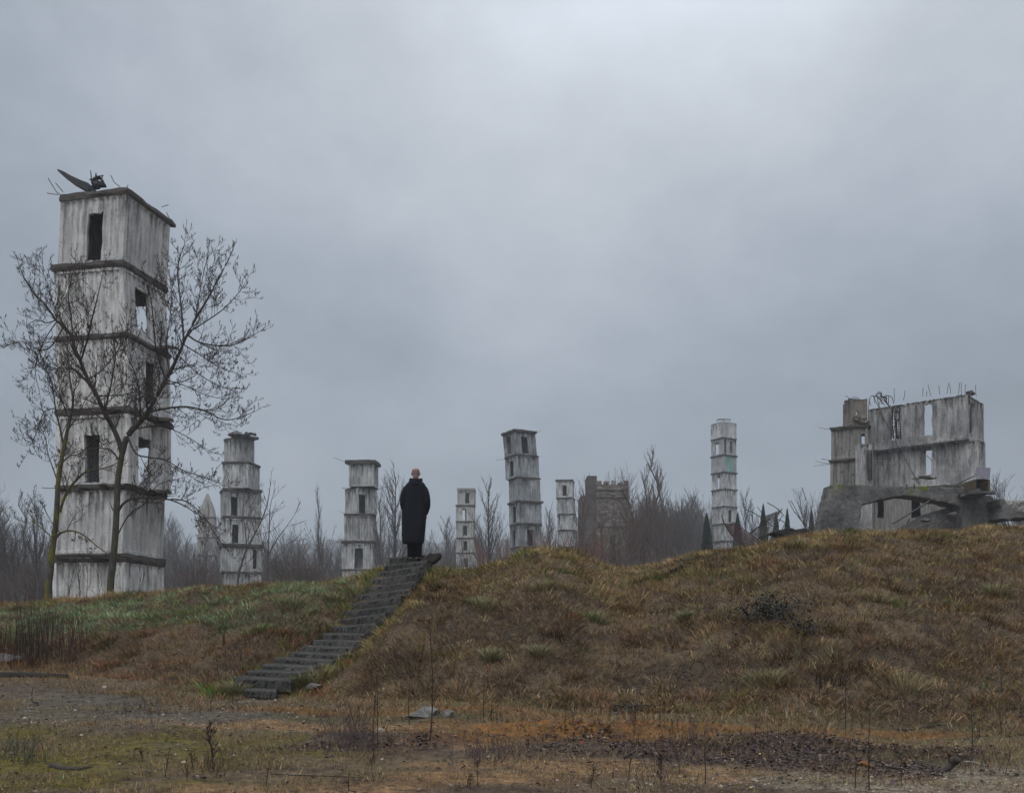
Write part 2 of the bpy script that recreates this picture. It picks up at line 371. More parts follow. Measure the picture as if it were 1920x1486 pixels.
# low eroded soil banks on the flat: x, y, rx, ry, height
BERMS = [(1.0, 9.9, 1.5, .22, .13), (2.6, 9.2, .8, .3, .06), (-1.2, 9.3, .9, .25, .08), (3.6, 8.9, .5, .15, .08), (-4.2, 9.6, 1.2, .3, .06)]
def far_ground(x, y, px):
    zf = 0.9 + np.clip(y - 30, 0, 260) * 0.05
    return zf + (fbm(x / 23, y / 23, 5, 2) - 0.5) * 1.2
def terrain(x, y, rough=True):
    x = np.asarray(x, float); y = np.asarray(y, float)
    ys = np.maximum(y, 7.0)
    px = np.clip(960 + FP * x / ys, -700, 2800)
    yc = np.interp(px, YC[:, 0], YC[:, 1]); yb = np.interp(px, YB[:, 0], YB[:, 1])
    zc = EYE + (HY - np.interp(px, CR[:, 0], CR[:, 1])) / FP * yc
    zb = EYE + (HY - np.interp(px, BS[:, 0], BS[:, 1])) / FP * yb
    fg = zb * sstep(5.0, yb + 1.5, y) * 1.05
    fg = np.minimum(fg, zb)
    t = np.clip((y - yb) / (yc - yb), 0, 1)
    s = 1 - (1 - t) ** 1.45
    s = s * (0.75 + 0.25 * sstep(0, 0.25, t)) + 0.0
    mound = zb + (zc - zb) * s
    z1 = np.where(y < yb, fg, mound)
    zf = far_ground(x, y, px)
    # high platform behind the right half of the mound
    w = sstep(1380, 1540, px)
    plat = EYE + (HY - np.interp(px, CR[:, 0], CR[:, 1]) - 14) / FP * y
    zp = plat * (1 - sstep(66, 95, y)) + zf * sstep(66, 95, y)
    target = zf * (1 - w) + zp * w
    k = np.exp(-(np.clip(y - yc, 0, None) / 3.2) ** 2)
    z2 = target * (1 - k) + zc * k
    z = np.where(y > yc, z2, z1)
    # far: rises into wooded slopes
    z = z + sstep(300, 620, y) * 30
    if rough:
        onm = sstep(0.0, 0.25, t) * (y < 40)
        n = (fbm(x / 1.1, y / 1.1, 11, 3) - 0.5) * 0.34 + (fbm(x / 0.42, y / 0.42, 17, 3) - 0.5) * 0.20
        z = z + n * onm * (1 - 0.55 * sstep(0.8, 1.0, t))
        z = z + (fbm(x / 0.9, y / 0.9, 23, 4) - 0.5) * 0.09 * (1 - onm) * (y < 40)
    for (cx, cy, rx, ry, hh) in BERMS:
        d = ((x - cx) / rx) ** 2 + ((y - cy) / ry) ** 2
        z = z + hh * np.exp(-d * d) * (0.6 + 0.8 * (fbm(x / .3, y / .3, 91, 3)))
    # the stair sits in the slope
    best = np.full(x.shape, 1e9); bz = np.zeros(x.shape)
    for i in range(len(SC) - 1):
        a = SC[i]; b = SC[i + 1]; ab = b[:2] - a[:2]; L2 = (ab ** 2).sum()
        tt = np.clip(((x - a[0]) * ab[0] + (y - a[1]) * ab[1]) / L2, 0, 1)
        dx = x - (a[0] + tt * ab[0]); dy = y - (a[1] + tt * ab[1]); d = np.hypot(dx, dy)
        zz = a[2] + tt * (b[2] - a[2])
        m = d < best; best = np.where(m, d, best); bz = np.where(m, zz, bz)
    ws = 1 - sstep(0.42, 1.05, best)
    return z * (1 - ws) + (bz - 0.17) * ws
def stair_dist(x, y):
    best = np.full(np.shape(x), 1e9)
    for i in range(len(SC) - 1):
        a = SC[i]; b = SC[i + 1]; ab = b[:2] - a[:2]; L2 = (ab ** 2).sum()
        tt = np.clip(((x - a[0]) * ab[0] + (y - a[1]) * ab[1]) / L2, 0, 1)
        best = np.minimum(best, np.hypot(x - (a[0] + tt * ab[0]), y - (a[1] + tt * ab[1])))
    return best
def gz(x, y): return float(terrain(np.array([x]), np.array([y]))[0])

# ground blobs, centre given as a ray through the photo, radius in metres: (px, py, rx, ry)
def gpoint(px, py):
    """march along a view ray until it meets the ground"""
    D = np.arange(6.0, 60.0, 0.05)
    X = (px - 960) / FP * D; Z = EYE + (HY - py) / FP * D
    T = terrain(X, D, False); i = np.argmax(T >= Z)
    if not (T >= Z).any(): i = len(D) - 1
    return float(X[i]), float(D[i])
def blob(x, y, px, py, rx, ry, seed=0):
    cx, cy = gpoint(px, py)
    d = np.sqrt(((x - cx) / rx) ** 2 + ((y - cy) / ry) ** 2)
    d = d + (fbm(x / 0.8, y / 0.45, 40 + seed, 7) - 0.5) * 3.4
    return 1 - sstep(0.35, 1.35, d)

def zone_masks(x, y):
    px = np.clip(960 + FP * x / np.maximum(y, 3), -700, 2800)
    yb = np.interp(px, YB[:, 0], YB[:, 1]); yc = np.interp(px, YC[:, 0], YC[:, 1])
    t = (y - yb) / (yc - yb)
    return px, t

C = lambda *a: np.array(a, float)
def ground_colour(x, y):
    px, t = zone_masks(x, y)
    n = fbm(x / 0.8, y / 0.8, 61, 5); n2 = fbm(x / 2.3, y / 2.3, 71, 4)
    def lerp(a, b, w): return a * (1 - w[..., None]) + b * w[..., None]
    col = np.zeros(x.shape + (3,)) + C(0.165, 0.120, 0.078)
    col = lerp(col, C(0.095, 0.07, 0.052), sstep(0.42, 0.6, n) * .8)
    col = lerp(col, C(0.105, 0.095, 0.045), sstep(0.52, 0.64, n2) * 0.8)
    def bl(c, w, a=1.0):
        nonlocal col
        col = lerp(col, c, w * a)
    mossy = C(0.15, 0.125, 0.018); sand = C(0.33, 0.20, 0.10); orange = C(0.24, 0.115, 0.038)
    litter = C(0.070, 0.050, 0.050); grey = C(0.135, 0.118, 0.105); gravel = C(0.30, 0.25, 0.185)
    for i, q in enumerate(((180, 1415, 1.5, 1.0), (90, 1440, 1.0, 0.6), (430, 1395, 1.3, 0.5), (560, 1372, 0.7, 0.5), (110, 1470, 0.6, 0.4))): bl(mossy, blob(x, y, *q, seed=i), 0.6)
    for i, q in enumerate(((160, 1330, 3.0, 1.2), (330, 1350, 1.6, 1.0), (60, 1310, 2.2, 0.8))): bl(grey, blob(x, y, *q, seed=10 + i), 0.45)
    for i, q in enumerate(((1050, 1440, 0.7, 0.28), (1210, 1450, 0.55, 0.2), (1330, 1462, 0.8, 0.25), (900, 1460, 0.9, 0.3), (1130, 1428, 0.6, 0.2), (820, 1395, 0.5, 0.2), (560, 1365, 1.2, 0.3), (1650, 1462, 1.2, 0.35), (520, 1480, 1.0, 0.3)))  : bl(sand, blob(x, y, *q, seed=20 + i), 1.0)
    for i, q in enumerate(((1080, 1350, 1.6, 0.5), (1180, 1362, 0.8, 0.4), (1400, 1375, 1.2, 0.35), (1010, 1340, 1.0, 0.35), (720, 1335, 1.2, 0.25), (1660, 1380, 0.7, 0.25), (560, 1330, 0.9, 0.3))): bl(orange, blob(x, y, *q, seed=30 + i), 0.95)
    for i, q in enumerate(((1250, 1402, 1.4, 0.5), (1390, 1412, 1.4, 0.5), (1490, 1428, 1.1, 0.5), (700, 1400, .9, 0.3), (1560, 1400, 1.0, 0.35))): bl(litter, blob(x, y, *q, seed=50 + i), 0.6)
    for i, q in enumerate(((1800, 1475, 1.5, 0.5), (1920, 1470, 1.4, 0.6), (1700, 1480, 0.9, 0.3))): bl(gravel, blob(x, y, *q, seed=60 + i), 0.8)
    m = sstep(-0.04, 0.06, t)
    mc = lerp(np.zeros(x.shape + (3,)) + C(0.125, 0.088, 0.055), C(0.07, 0.05, 0.034), sstep(0.4, 0.6, n))
    col = lerp(col, mc, m)
    col = lerp(col, C(0.07, 0.07, 0.055), sstep(40, 60, y))
    return col * 1.25

xs = np.concatenate([-np.geomspace(700, 17, 46)[:-1], np.arange(-17, 19.01, 0.10), np.geomspace(19.3, 700, 46)])
ys = np.concatenate([np.linspace(-40, 3, 16), np.arange(3.5, 6, 0.4), np.arange(6, 16, 0.06), np.arange(16, 28, 0.11), np.arange(28, 46, 0.8), np.geomspace(46, 900, 60)])
GX, GY = np.meshgrid(xs, ys)
GZ = terrain(GX, GY)
nx, ny = len(xs), len(ys)
V = np.stack([GX, GY, GZ], -1).reshape(-1, 3)
idx = np.arange(nx * ny).reshape(ny, nx)
Fq = np.stack([idx[:-1, :-1], idx[:-1, 1:], idx[1:, 1:], idx[1:, :-1]], -1).reshape(-1, 4)
def np_mesh(name, V, F, mat, smooth=False, colour=None, parent=None):
    k = F.shape[1]
    me = bpy.data.meshes.new(name)
    me.vertices.add(len(V)); me.vertices.foreach_set('co', V.astype(np.float32).ravel())
    me.loops.add(F.size); me.loops.foreach_set('vertex_index', F.astype(np.int32).ravel())
    me.polygons.add(len(F)); me.polygons.foreach_set('loop_start', np.arange(0, F.size, k, dtype=np.int32))
    me.polygons.foreach_set('loop_total', np.full(len(F), k, dtype=np.int32))
    if smooth: me.polygons.foreach_set('use_smooth', np.ones(len(F), bool))
    me.update(calc_edges=True)
    if colour is not None:
        a = me.attributes.new('albedo', 'FLOAT_COLOR', 'POINT')
        c = np.ones((len(V), 4), np.float32); c[:, :3] = colour
        a.data.foreach_set('color', c.ravel())
    me.materials.append(mat); me.validate()
    o = bpy.data.objects.new(name, me); link(o, parent); return o
gcol = ground_colour(GX, GY).reshape(-1, 3)
ground = np_mesh('ground', V, Fq, M['ground'], True, gcol); tag(ground, kind='structure')

# far wooded hills
def hills():
    hx = np.linspace(-690, 690, 700); hy = np.linspace(520, 880, 24)
    X, Y = np.meshgrid(hx, hy)
    t = (Y - 520) / 360
    ridge = 70 + 14 * (fbm(X / 160, X * 0 + 1, 81, 3) - 0.5) * 2 + 10 * sstep(100, 500, np.abs(X))
    Z = 30 + (ridge - 24) * 0.78 * np.sin(np.clip(t * 1.5, 0, 1) * math.pi / 2) + (fbm(X / 7, Y / 12, 83, 3) - 0.5) * 13
    i = np.arange(X.size).reshape(X.shape)
    F = np.stack([i[:-1, :-1], i[:-1, 1:], i[1:, 1:], i[1:, :-1]], -1).reshape(-1, 4)
    o = np_mesh('hills', np.stack([X, Y, Z], -1).reshape(-1, 3), F, simple('far_woodland', (0.045, 0.055, 0.06), 0.95, 0.5, 0.12), True)
    tag(o, kind='structure')
hills()

# ------------------------------------------------------------------ walls with corrugated formwork relief
def wall(mb, O, al, L, up, H, nin, th=0.14, opens=(), corr=0.05, per=0.28, rail=0.13, rough=0.010, jag=0.0):
    """cast wall panel: outer face ribbed, rails at head and foot, real openings with reveals"""
    S_ = [0.0]
    s = 0.09
    k = 0
    offs = {}
    while s < L - 0.09:
        S_.append(s); offs[round(s, 5)] = (0.0, corr, corr, 0.0)[k % 4]
        s += (0.05, per / 2 - 0.05, 0.05, per / 2 - 0.05)[k % 4]; k += 1
    S_.append(L)
    def off(s):
        q = round(s, 5)
        if q in offs: return offs[q]
        if s < 0.09 or s > L - 0.09: return 0.0
        kk = sorted(offs); 
        import bisect
        j = bisect.bisect(kk, q)
        a = kk[max(0, j - 1)]; b = kk[min(len(kk) - 1, j)]
        return offs[a] if a == b else offs[a] + (offs[b] - offs[a]) * (q - a) / (b - a)
    for (a, b, c, d) in opens: S_ += [max(0.0, a), min(L, b)]
    S_ = sorted(set(round(q, 5) for q in S_))
    Hs = [0, rail, rail + 0.02, H - rail * 0.7 - 0.02, H - rail * 0.7, H] + [rail + 0.02 + (H - 2 * rail) * q for q in (0.12, 0.3, 0.5, 0.7, 0.88)]
    for (a, b, c, d) in opens: Hs += [max(0.0, c), min(H, d)]
    Hs = sorted(set(round(min(max(q, 0), H), 5) for q in Hs))
    ns, nh = len(S_), len(Hs)
    def isopen(i, j):
        if i < 0 or j < 0 or i >= ns - 1 or j >= nh - 1: return True
        sm = (S_[i] + S_[i + 1]) / 2; hm = (Hs[j] + Hs[j + 1]) / 2
        return any(a < sm < b and c < hm < d for (a, b, c, d) in opens)
    base = len(mb.v)
    topj = [jag * (random.random() - 0.3) for _ in range(ns)]
    for j, h in enumerate(Hs):
        inr = (h <= rail + 1e-6) or (h >= H - rail * 0.7 - 1e-6)
        for i, s in enumerate(S_):
            near = any((abs(s - a) < 1e-4 or abs(s - b) < 1e-4) and c - 1e-4 <= h <= d + 1e-4 or (abs(h - c) < 1e-4 or abs(h - d) < 1e-4) and a - 1e-4 <= s <= b + 1e-4 for (a, b, c, d) in opens)
            r = rough * 2.2 if near else rough
            js, jh = random.uniform(-r, r), random.uniform(-r, r)
            if i in (0, ns - 1): js *= 0.4
            hh = h + jh * (0 if j == 0 else 1) - (topj[i] if j == nh - 1 else 0)
            p = O + al * (s + js) + up * hh
            o = -0.03 if inr else off(s)
            q = p + nin * (o + random.uniform(-rough, rough) * 0.6)
            mb.v.append(tuple(q)); mb.v.append(tuple(p + nin * th))
            mb.a += [h / H, h / H]
    def id_(i, j, k): return base + (j * ns + i) * 2 + k
    for j in range(nh - 1):
        for i in range(ns - 1):
            if isopen(i, j): continue
            mb.f.append((id_(i, j, 0), id_(i + 1, j, 0), id_(i + 1, j + 1, 0), id_(i, j + 1, 0)))
            mb.f.append((id_(i, j, 1), id_(i, j + 1, 1), id_(i + 1, j + 1, 1), id_(i + 1, j, 1)))
            if isopen(i - 1, j): mb.f.append((id_(i, j, 0), id_(i, j + 1, 0), id_(i, j + 1, 1), id_(i, j, 1)))
            if isopen(i + 1, j): mb.f.append((id_(i + 1, j, 0), id_(i + 1, j, 1), id_(i + 1, j + 1, 1), id_(i + 1, j + 1, 0)))
            if isopen(i, j - 1): mb.f.append((id_(i, j, 0), id_(i, j, 1), id_(i + 1, j, 1), id_(i + 1, j, 0)))
            if isopen(i, j + 1): mb.f.append((id_(i, j + 1, 0), id_(i + 1, j + 1, 0), id_(i + 1, j + 1, 1), id_(i, j + 1, 1)))

CAM = Vector((0, 0, EYE))
def ray_plane(px, py, O, n):
    d = P(px, py, 1.0) - CAM
    return CAM + d * ((O - CAM).dot(n) / d.dot(n))

def solve_yaw(lx, cx, rx, D, size=2.5):
    X0 = (cx - 960) / FP * D; best = None
    for deg in range(3, 88):
        t = R(deg); k = (lx - 960) / FP; k2 = (rx - 960) / FP
        da = math.cos(t) + k * math.sin(t); db = math.sin(t) - k2 * math.cos(t)
        if da < 0.02 or db < 0.02: continue
        a = (X0 - k * D) / da; b = (k2 * D - X0) / db
        e = abs(math.log(max(a, .01) / size)) + abs(math.log(max(b, .01) / size))
        if best is None or e < best[0]: best = (e, t, a, b)
    return best[1], min(max(best[2], 1.0), 9), min(max(best[3], 1.0), 9)

def storey(parent, org, lx, cb, rx, yb, yt, D, mat, ct=None, wins=(), yaw=None, size=2.5, corr=0.052, rough=0.014, back=True, jag=0.0, per=0.28, skip=()):
    """one room-like cast box. wins: (face, px0, px1, py0, py1, see_through_px or None)"""
    ct = cb if ct is None else ct
    O = P(cb, yb, D); T = P(ct, yt, D)
    up = (T - O); H = up.length; up.normalize()
    if yaw is None: yaw, a, b = solve_yaw(lx, cb, rx, D, size)
    else:
        yaw = R(yaw); k = (lx - 960) / FP; k2 = (rx - 960) / FP
        a = (O.x - k * D) / (math.cos(yaw) + k * math.sin(yaw)); db = math.sin(yaw) - k2 * math.cos(yaw)
        b = (k2 * D - O.x) / db if db > 0.02 else size
        a = min(max(a, 0.4), 9); b = min(max(b, 0.4), size * 1.6)
    u = Vector((-math.cos(yaw), math.sin(yaw), 0)); v = Vector((math.sin(yaw), math.cos(yaw), 0))
    ops = {'F': [], 'R': [], 'B': [], 'L': []}
    for w in wins:
        f, x0, x1, y0, y1 = w[:5]; thru = w[5] if len(w) > 5 else None
        al, n = (u, v) if f == 'F' else (v, u)
        pa = ray_plane(x0, (y0 + y1) / 2, O, n) - O; pb = ray_plane(x1, (y0 + y1) / 2, O, n) - O
        pc = ray_plane((x0 + x1) / 2, y0, O, n) - O; pd = ray_plane((x0 + x1) / 2, y1, O, n) - O
        s0, s1 = sorted((pa.dot(al), pb.dot(al))); h0, h1 = sorted((pc.dot(up), pd.dot(up)))
        Lf = a if f == 'F' else b
        s0 = max(s0, 0.16); s1 = min(s1, Lf - 0.16)
        if s1 - s0 < 0.1: continue
        ops[f].append((s0, s1, max(h0, 0.0), min(h1, H - 0.05)))
        if thru:
            d = P(thru, (y0 + y1) / 2, 1.0) - CAM
            p = ray_plane(thru, (y0 + y1) / 2, O, n) - O
            su, sv = p.dot(u), p.dot(v); du, dv = d.dot(u), d.dot(v)
            c = []
            if dv > 1e-5: c.append(((b - sv) / dv, 'B'))
            if du > 1e-5: c.append(((a - su) / du, 'L'))
            if du < -1e-5 and f == 'F': c.append(((0 - su) / du, 'R'))
            if c:
                tt, ff = min(c)
                q = (su + du * tt) if ff == 'B' else (sv + dv * tt)
                LL = a if ff == 'B' else b
                w_ = (s1 - s0) * 0.9
                ops[ff].append((max(0.17, q - w_ * 0.5), min(LL - 0.17, q + w_ * 0.5), 0.10, min(h1, H - 0.2)))
    mb = MB()
    nF, nR = v, u
    if 'F' not in skip: wall(mb, O, u, a, up, H, nF, opens=ops['F'], corr=corr, rough=rough, jag=jag, per=per)
    if 'R' not in skip: wall(mb, O + v * 0.0, v, b, up, H, nR, opens=ops['R'], corr=corr, rough=rough, jag=jag, per=per)
    if back:
        wall(mb, O + v * b, u, a, up, H, -v, opens=ops['B'], corr=corr, rough=rough, jag=jag, per=per)
        wall(mb, O + u * a, v, b, up, H, -u, opens=ops['L'], corr=corr, rough=rough, jag=jag, per=per)
    # corner posts
    e = 0.036
    posts = [(0, 0)]
    if back: posts += [(a, 0), (0, b), (a, b)]
    else: posts += [(a, 0), (0, b)]
    for (i, j) in posts:
        o2 = O + u * (i - (0 if i == 0 else 0.16) - (e if i == 0 else -e)) + v * (j - (0 if j == 0 else 0.16) - (e if j == 0 else -e))
        n0 = len(mb.v)
        hseg = 5
        x_, y_ = u * 0.16, v * 0.16
        for q in range(hseg + 1):
            for (ii, jj) in ((0, 0), (1, 0), (1, 1), (0, 1)):
                jt = Vector((random.uniform(-.008, .008), random.uniform(-.008, .008), 0))
                mb.v.append(tuple(o2 + x_ * ii + y_ * jj + up * (H - 0.004) * q / hseg + up * 0.002 + jt)); mb.a.append(q / hseg)
        for q in range(hseg):
            for k in range(4):
                k2 = (k + 1) % 4
                mb.f.append((n0 + q * 4 + k, n0 + q * 4 + k2, n0 + q * 4 + 4 + k2, n0 + q * 4 + 4 + k))
        mb.f.append((n0 + 3, n0 + 2, n0 + 1, n0)); mb.f.append(tuple(n0 + hseg * 4 + k for k in range(4)))
    # uneven smoothing of the inside is dark by itself
    o = mb.build('storey', mat, parent, origin=org)
    return o, dict(O=O, u=u, v=v, up=up, a=a, b=b, H=H)

def slab(parent, org, g, z0, z1, over=0.12, jag=0.08, mat=None, dxl=0.0, dxr=0.0, tilt=(0, 0), nreb=3, rr=0.012, rl=0.5, top=False, name='slab', hole=False):
    """thin cast floor slab, ragged outline, resting between storeys; z0..z1 heights along 'up' from g['O']"""
    O, u, v, up, a, b = g['O'], g['u'], g['v'], g['up'], g['a'], g['b']
    mb = MB(); ring = []
    def edge(p, q, n):
        for i in range(n): ring.append(p + (q - p) * (i / n))
    cs = [(-over - dxr, -over), (a + over + dxl, -over), (a + over + dxl, b + over), (-over - dxr, b + over)]
    cs = [Vector((c[0], c[1], 0)) for c in cs]
    for i in range(4): edge(cs[i], cs[(i + 1) % 4], max(4, int((cs[(i + 1) % 4] - cs[i]).length / 0.3)))
    n = len(ring)
    low = []
    cen = Vector((a / 2, b / 2, 0))
    for lev, (zz, sh) in enumerate(((z0, 0.03), (z0 + (z1 - z0) * 0.45, 0.0), (z1, 0.02))):
        for r_ in ring:
            d = (r_ - cen).normalized()
            q = r_ - d * (sh + random.uniform(0, jag) * (1.6 if lev == 0 else 1))
            th = zz + q.x * tilt[0] + q.y * tilt[1] + random.uniform(-1, 1) * (0.004 if lev == 0 else 0.02)
            mb.v.append(tuple(O + u * q.x + v * q.y + up * th)); mb.a.append(0.5)
    for lv in range(2):
        for k in range(n):
            k2 = (k + 1) % n
            mb.f.append((lv * n + k, lv * n + k2, lv * n + n + k2, lv * n + n + k))
    c0 = len(mb.v); mb.v.append(tuple(O + u * cen.x + v * cen.y + up * (z0 + cen.x * tilt[0] + cen.y * tilt[1]))); mb.a.append(0.5)
    mb.v.append(tuple(O + u * cen.x + v * cen.y + up * (z1 + cen.x * tilt[0] + cen.y * tilt[1]))); mb.a.append(0.5)
    for k in range(n):
        k2 = (k + 1) % n
        mb.f.append((k2, k, c0)); mb.f.append((2 * n + k, 2 * n + k2, c0 + 1))
    o = mb.build(name, mat or M['slab'], parent, origin=org)
    for i in range(nreb):
        r_ = random.choice(ring); d = (r_ - cen).normalized()
        p = O + u * r_.x + v * r_.y + up * ((z0 + z1) / 2 + r_.x * tilt[0] + r_.y * tilt[1])
        dw = (u * d.x + v * d.y) * 1.0 + Vector((random.uniform(-.3, .3), random.uniform(-.3, .3), random.uniform(-.2, .4)))
        L = rl * random.uniform(0.5, 1.3)
        rb = MB(); bend = Vector((random.uniform(-.2, .2), random.uniform(-.2, .2), random.uniform(-.1, .3)))
        rb.tube([p - dw * 0.15, p + dw * L * 0.5, p + dw * L + bend * L * 0.5], [rr, rr, rr * 0.8], 4)
        rb.build('rebar', M['rebar'], o, origin=org)
    return o

def tower(name, label, D, rows, mat, cat='tower', zground=None, slabkw=None, mats=None, size=2.5, group=None, top_over=0.18, **kw):
    """rows: list of dict(l, c, r, yt, yb, ct, w) top storey first"""
    last = rows[-1]
    zg = zground if zground is not None else gz((last['c'] - 960) / FP * D, D)
    base = P(last['c'], HY, D); base.z = zg
    root = empty(name, label, cat, base, group)
    org = base
    sk = dict(rr=0.012 if D < 60 else 0.018, nreb=2, rl=.4); sk.update(slabkw or {})
    rows = [dict(r) for r in rows]
    # continue the stack down to the ground
    hpx = rows[-1]['yb'] - rows[-1]['yt']; gap = 6 if D < 50 else 4
    while EYE + (HY - rows[-1]['yb']) / FP * D > zg + 0.3:
        q = dict(rows[-1]); q['yt'] = q['yb'] + gap; q['yb'] = q['yt'] + hpx; q['w'] = (); q.pop('ct', None); rows.append(q)
    infos = []
    for i, r in enumerate(rows):
        yw = r.get('yaw')
        o, g_ = storey(root, org, r['l'], r['c'], r['r'], r['yb'], r['yt'], D, r.get('m') or mat, r.get('ct'), r.get('w', ()), yw, size, **kw)
        infos.append(g_)
        # slab on top of this storey
        top_py = rows[i - 1]['yb'] if i > 0 else r.get('top', r['yt'] - gap)
        th = max(0.07, (r['yt'] - top_py) / FP * D - 0.004)
        a_ = dict(sk); a_.update(r.get('slab', {}))
        if i == 0: a_['over'] = a_.get('over', top_over); a_['top'] = True
        if not r.get('noslab'): slab(root, org, g_, g_['H'] + 0.003, g_['H'] + th, **a_)
    return root, infos, org

# ---- the big tower on the left
T1 = [dict(l=111, c=230, ct=236, r=311, yt=365, yb=487, top=352, w=[('F', 159, 189, 396, 486)], slab=dict(over=0.10, nreb=0, jag=0.06)),
      dict(l=109, c=236, ct=230, r=314, yt=500, yb=623, w=[('R', 260, 284, 545, 622, 264)], slab=dict(over=0.13)),
      dict(l=108, c=240, ct=238, r=318, yt=634, yb=761, w=[('R', 275, 294, 680, 760)], slab=dict(over=0.12, nreb=4)),
      dict(l=108, c=240, ct=240, r=318, yt=775, yb=906, w=[('F', 158, 187, 815, 905), ('R', 262, 285, 822, 905, 266)], slab=dict(over=0.14, nreb=5, jag=0.1)),
      dict(l=103, c=228, ct=232, r=303, yt=918, yb=1037, slab=dict(over=0.12, jag=0.12, nreb=5)),
      dict(l=101, c=236, ct=236, r=305, yt=1054, yb=1178, slab=dict(over=0.10, jag=0.08))]
t1, g1, org1 = tower('concrete_tower', 'tallest pale concrete tower of stacked boxes behind the bare trees', 34.7, T1, M['c_big'], size=2.75)
# broken ledge boards that hang on the right side of the big tower, and the long pale beam under storey five
def shard(name, parent, org, pts, th, mat):
    """irregular plank: pts = list of Vector outline (top), thickness down"""
    mb = MB(); n = len(pts)
    for p in pts: mb.v.append(tuple(p)); mb.a.append(.5)
    for p in pts: mb.v.append(tuple(p - Vector((0, 0, th)))); mb.a.append(.5)
    mb.f.append(tuple(range(n))); mb.f.append(tuple(range(2 * n - 1, n - 1, -1)))
    for k in range(n): mb.f.append((k, n + k, n + (k + 1) % n, (k + 1) % n))
    return mb.build(name, mat, parent, origin=org)
def chunk(name, parent, org, c, s, mat, seed=0, n=2, flat=1.0):
    bm = bmesh.new(); bmesh.ops.create_icosphere(bm, subdivisions=n, radius=1.0)
    rnd = random.Random(seed)
    pl = [(Vector((rnd.uniform(-1, 1), rnd.uniform(-1, 1), rnd.uniform(-1, 1))).normalized(), rnd.uniform(0.5, 0.85)) for _ in range(8)]
    for vv in bm.verts:
        p = vv.co.copy()
        for nn, dd in pl:
            e = p.dot(nn)
            if e > dd: p -= nn * (e - dd)
        vv.co = Vector((p.x * s[0], p.y * s[1], p.z * s[2])) + Vector(c) - (Vector(org) if org is not None else Vector((0, 0, 0)))
    me = bpy.data.meshes.new(name); bm.to_mesh(me); bm.free(); me.materials.append(mat)
    o = bpy.data.objects.new(name, me); link(o, parent); return o
for (x0, x1, y, d0) in ((300, 334, 651, 36.6), (298, 326, 786, 36.4), (292, 322, 921, 36.2)):
    a_ = P(x0, y - 4, d0 - 0.6); b_2 = P(x1, y, d0)
    shard('broken_ledge', t1, org1, [a_, P(x1 - 9, y - 3, d0 - .7), b_2, P(x1 - 4, y - 2, d0 + .9), P(x0, y - 4, d0 + 1.0)], 0.12, M['slab'])
mb = MB(); mb.tube([P(104, 1041, 34.2), P(150, 1040, 34.0), P(200, 1041, 34.0), P(256, 1044, 34.1)], [0.06, 0.075, 0.07, 0.03], 6); mb.a = [.5] * len(mb.v)
mb.build('beam', M['slab'], t1, origin=org1)
for i, (x, y, s) in enumerate(((185, 1046, .35), (210, 768, .3), (225, 911, .32), (195, 909, .22), (118, 1045, .3))):
    chunk('rubble', t1, org1, P(x, y, 34.6), (s, .25, .10), M['slab'], i)
# what lies on the roof of the big tower: a long tapering dark blade, and a lump of twisted scrap
z_ = 35.2
blade = empty('roof_plank', 'long tapering dark plank pointing up to the left on the roof of the tallest tower', 'plank', P(165, 352, z_))
mb = MB(); pl = [(110, 320, .05), (122, 327, .16), (138, 337, .22), (156, 346, .26), (170, 352, .30), (176, 356, .2)]
n0 = 0
for (x, y, h) in pl:
    c_ = P(x, y, z_)
    for (dx, dy, dz) in ((-.05, -.22, -h), (.05, -.25, h * .35), (.05, .25, h * .35), (-.05, .22, -h)):
        mb.v.append(tuple(c_ + Vector((dx * 0.3, dy * (.3 + h * 2.4), dz * 0.62))))
for i in range(len(pl) - 1):
    for k in range(4):
        k2 = (k + 1) % 4; mb.f.append((i * 4 + k, i * 4 + k2, i * 4 + 4 + k2, i * 4 + 4 + k))
mb.f.append((3, 2, 1, 0)); e_ = (len(pl) - 1) * 4; mb.f.append((e_, e_ + 1, e_ + 2, e_ + 3))
mb.build('board', M['iron'], blade, origin=tuple(blade.location))
scrap = empty('scrap_heap', 'lump of dark twisted scrap metal on the roof of the tallest tower', 'scrap', P(184, 352, 35.4))
for i, (x, y, sx, sz) in enumerate(((184, 346, .28, .16), (178, 338, .14, .12), (190, 347, .2, .1), (186, 334, .16, .05), (181, 333, .05, .16), (193, 342, .05, .14), (176, 352, .3, .06))):
    chunk('scrap_piece', scrap, tuple(scrap.location), P(x, y, 35.4), (sx, .2, sz), M['iron'], 30 + i, 1)
for i, (xa, ya, xb, yb) in enumerate(((172, 344, 170, 320), (180, 335, 180, 324), (190, 340, 192, 330), (168, 337, 178, 335), (184, 331, 194, 329), (187, 342, 200, 351))):
    mb = MB(); mb.tube([P(xa, ya, 35.3), P(xb, yb, 35.5)], [.025, .018], 4); mb.build('scrap_rod', M['rebar'], scrap, origin=tuple(scrap.location))
for i, ps in enumerate((((112, 364), (106, 360), (90, 334)), ((118, 360), (112, 352), (104, 343)), ((110, 365), (100, 364), (88, 362)), ((225, 350), (214, 342), (208, 329)), ((238, 352), (240, 347)), ((303, 388), (316, 384)), ((312, 398), (318, 410), (324, 416)))):
    mb = MB(); pts = [P(x, y, 35.0 if x < 250 else 37.5) for x, y in ps]
    mb.tube(pts, [.014] * len(pts), 4); mb.build('rebar', M['rebar'], t1, origin=org1)
mb = MB(); mb.quadbox(P(311, 416, 37.4), Vector((.22, 0, -.02)), Vector((0, .5, 0)), Vector((0, 0, .13)), .01); mb.build('projecting_beam', M['iron'], t1, origin=org1)

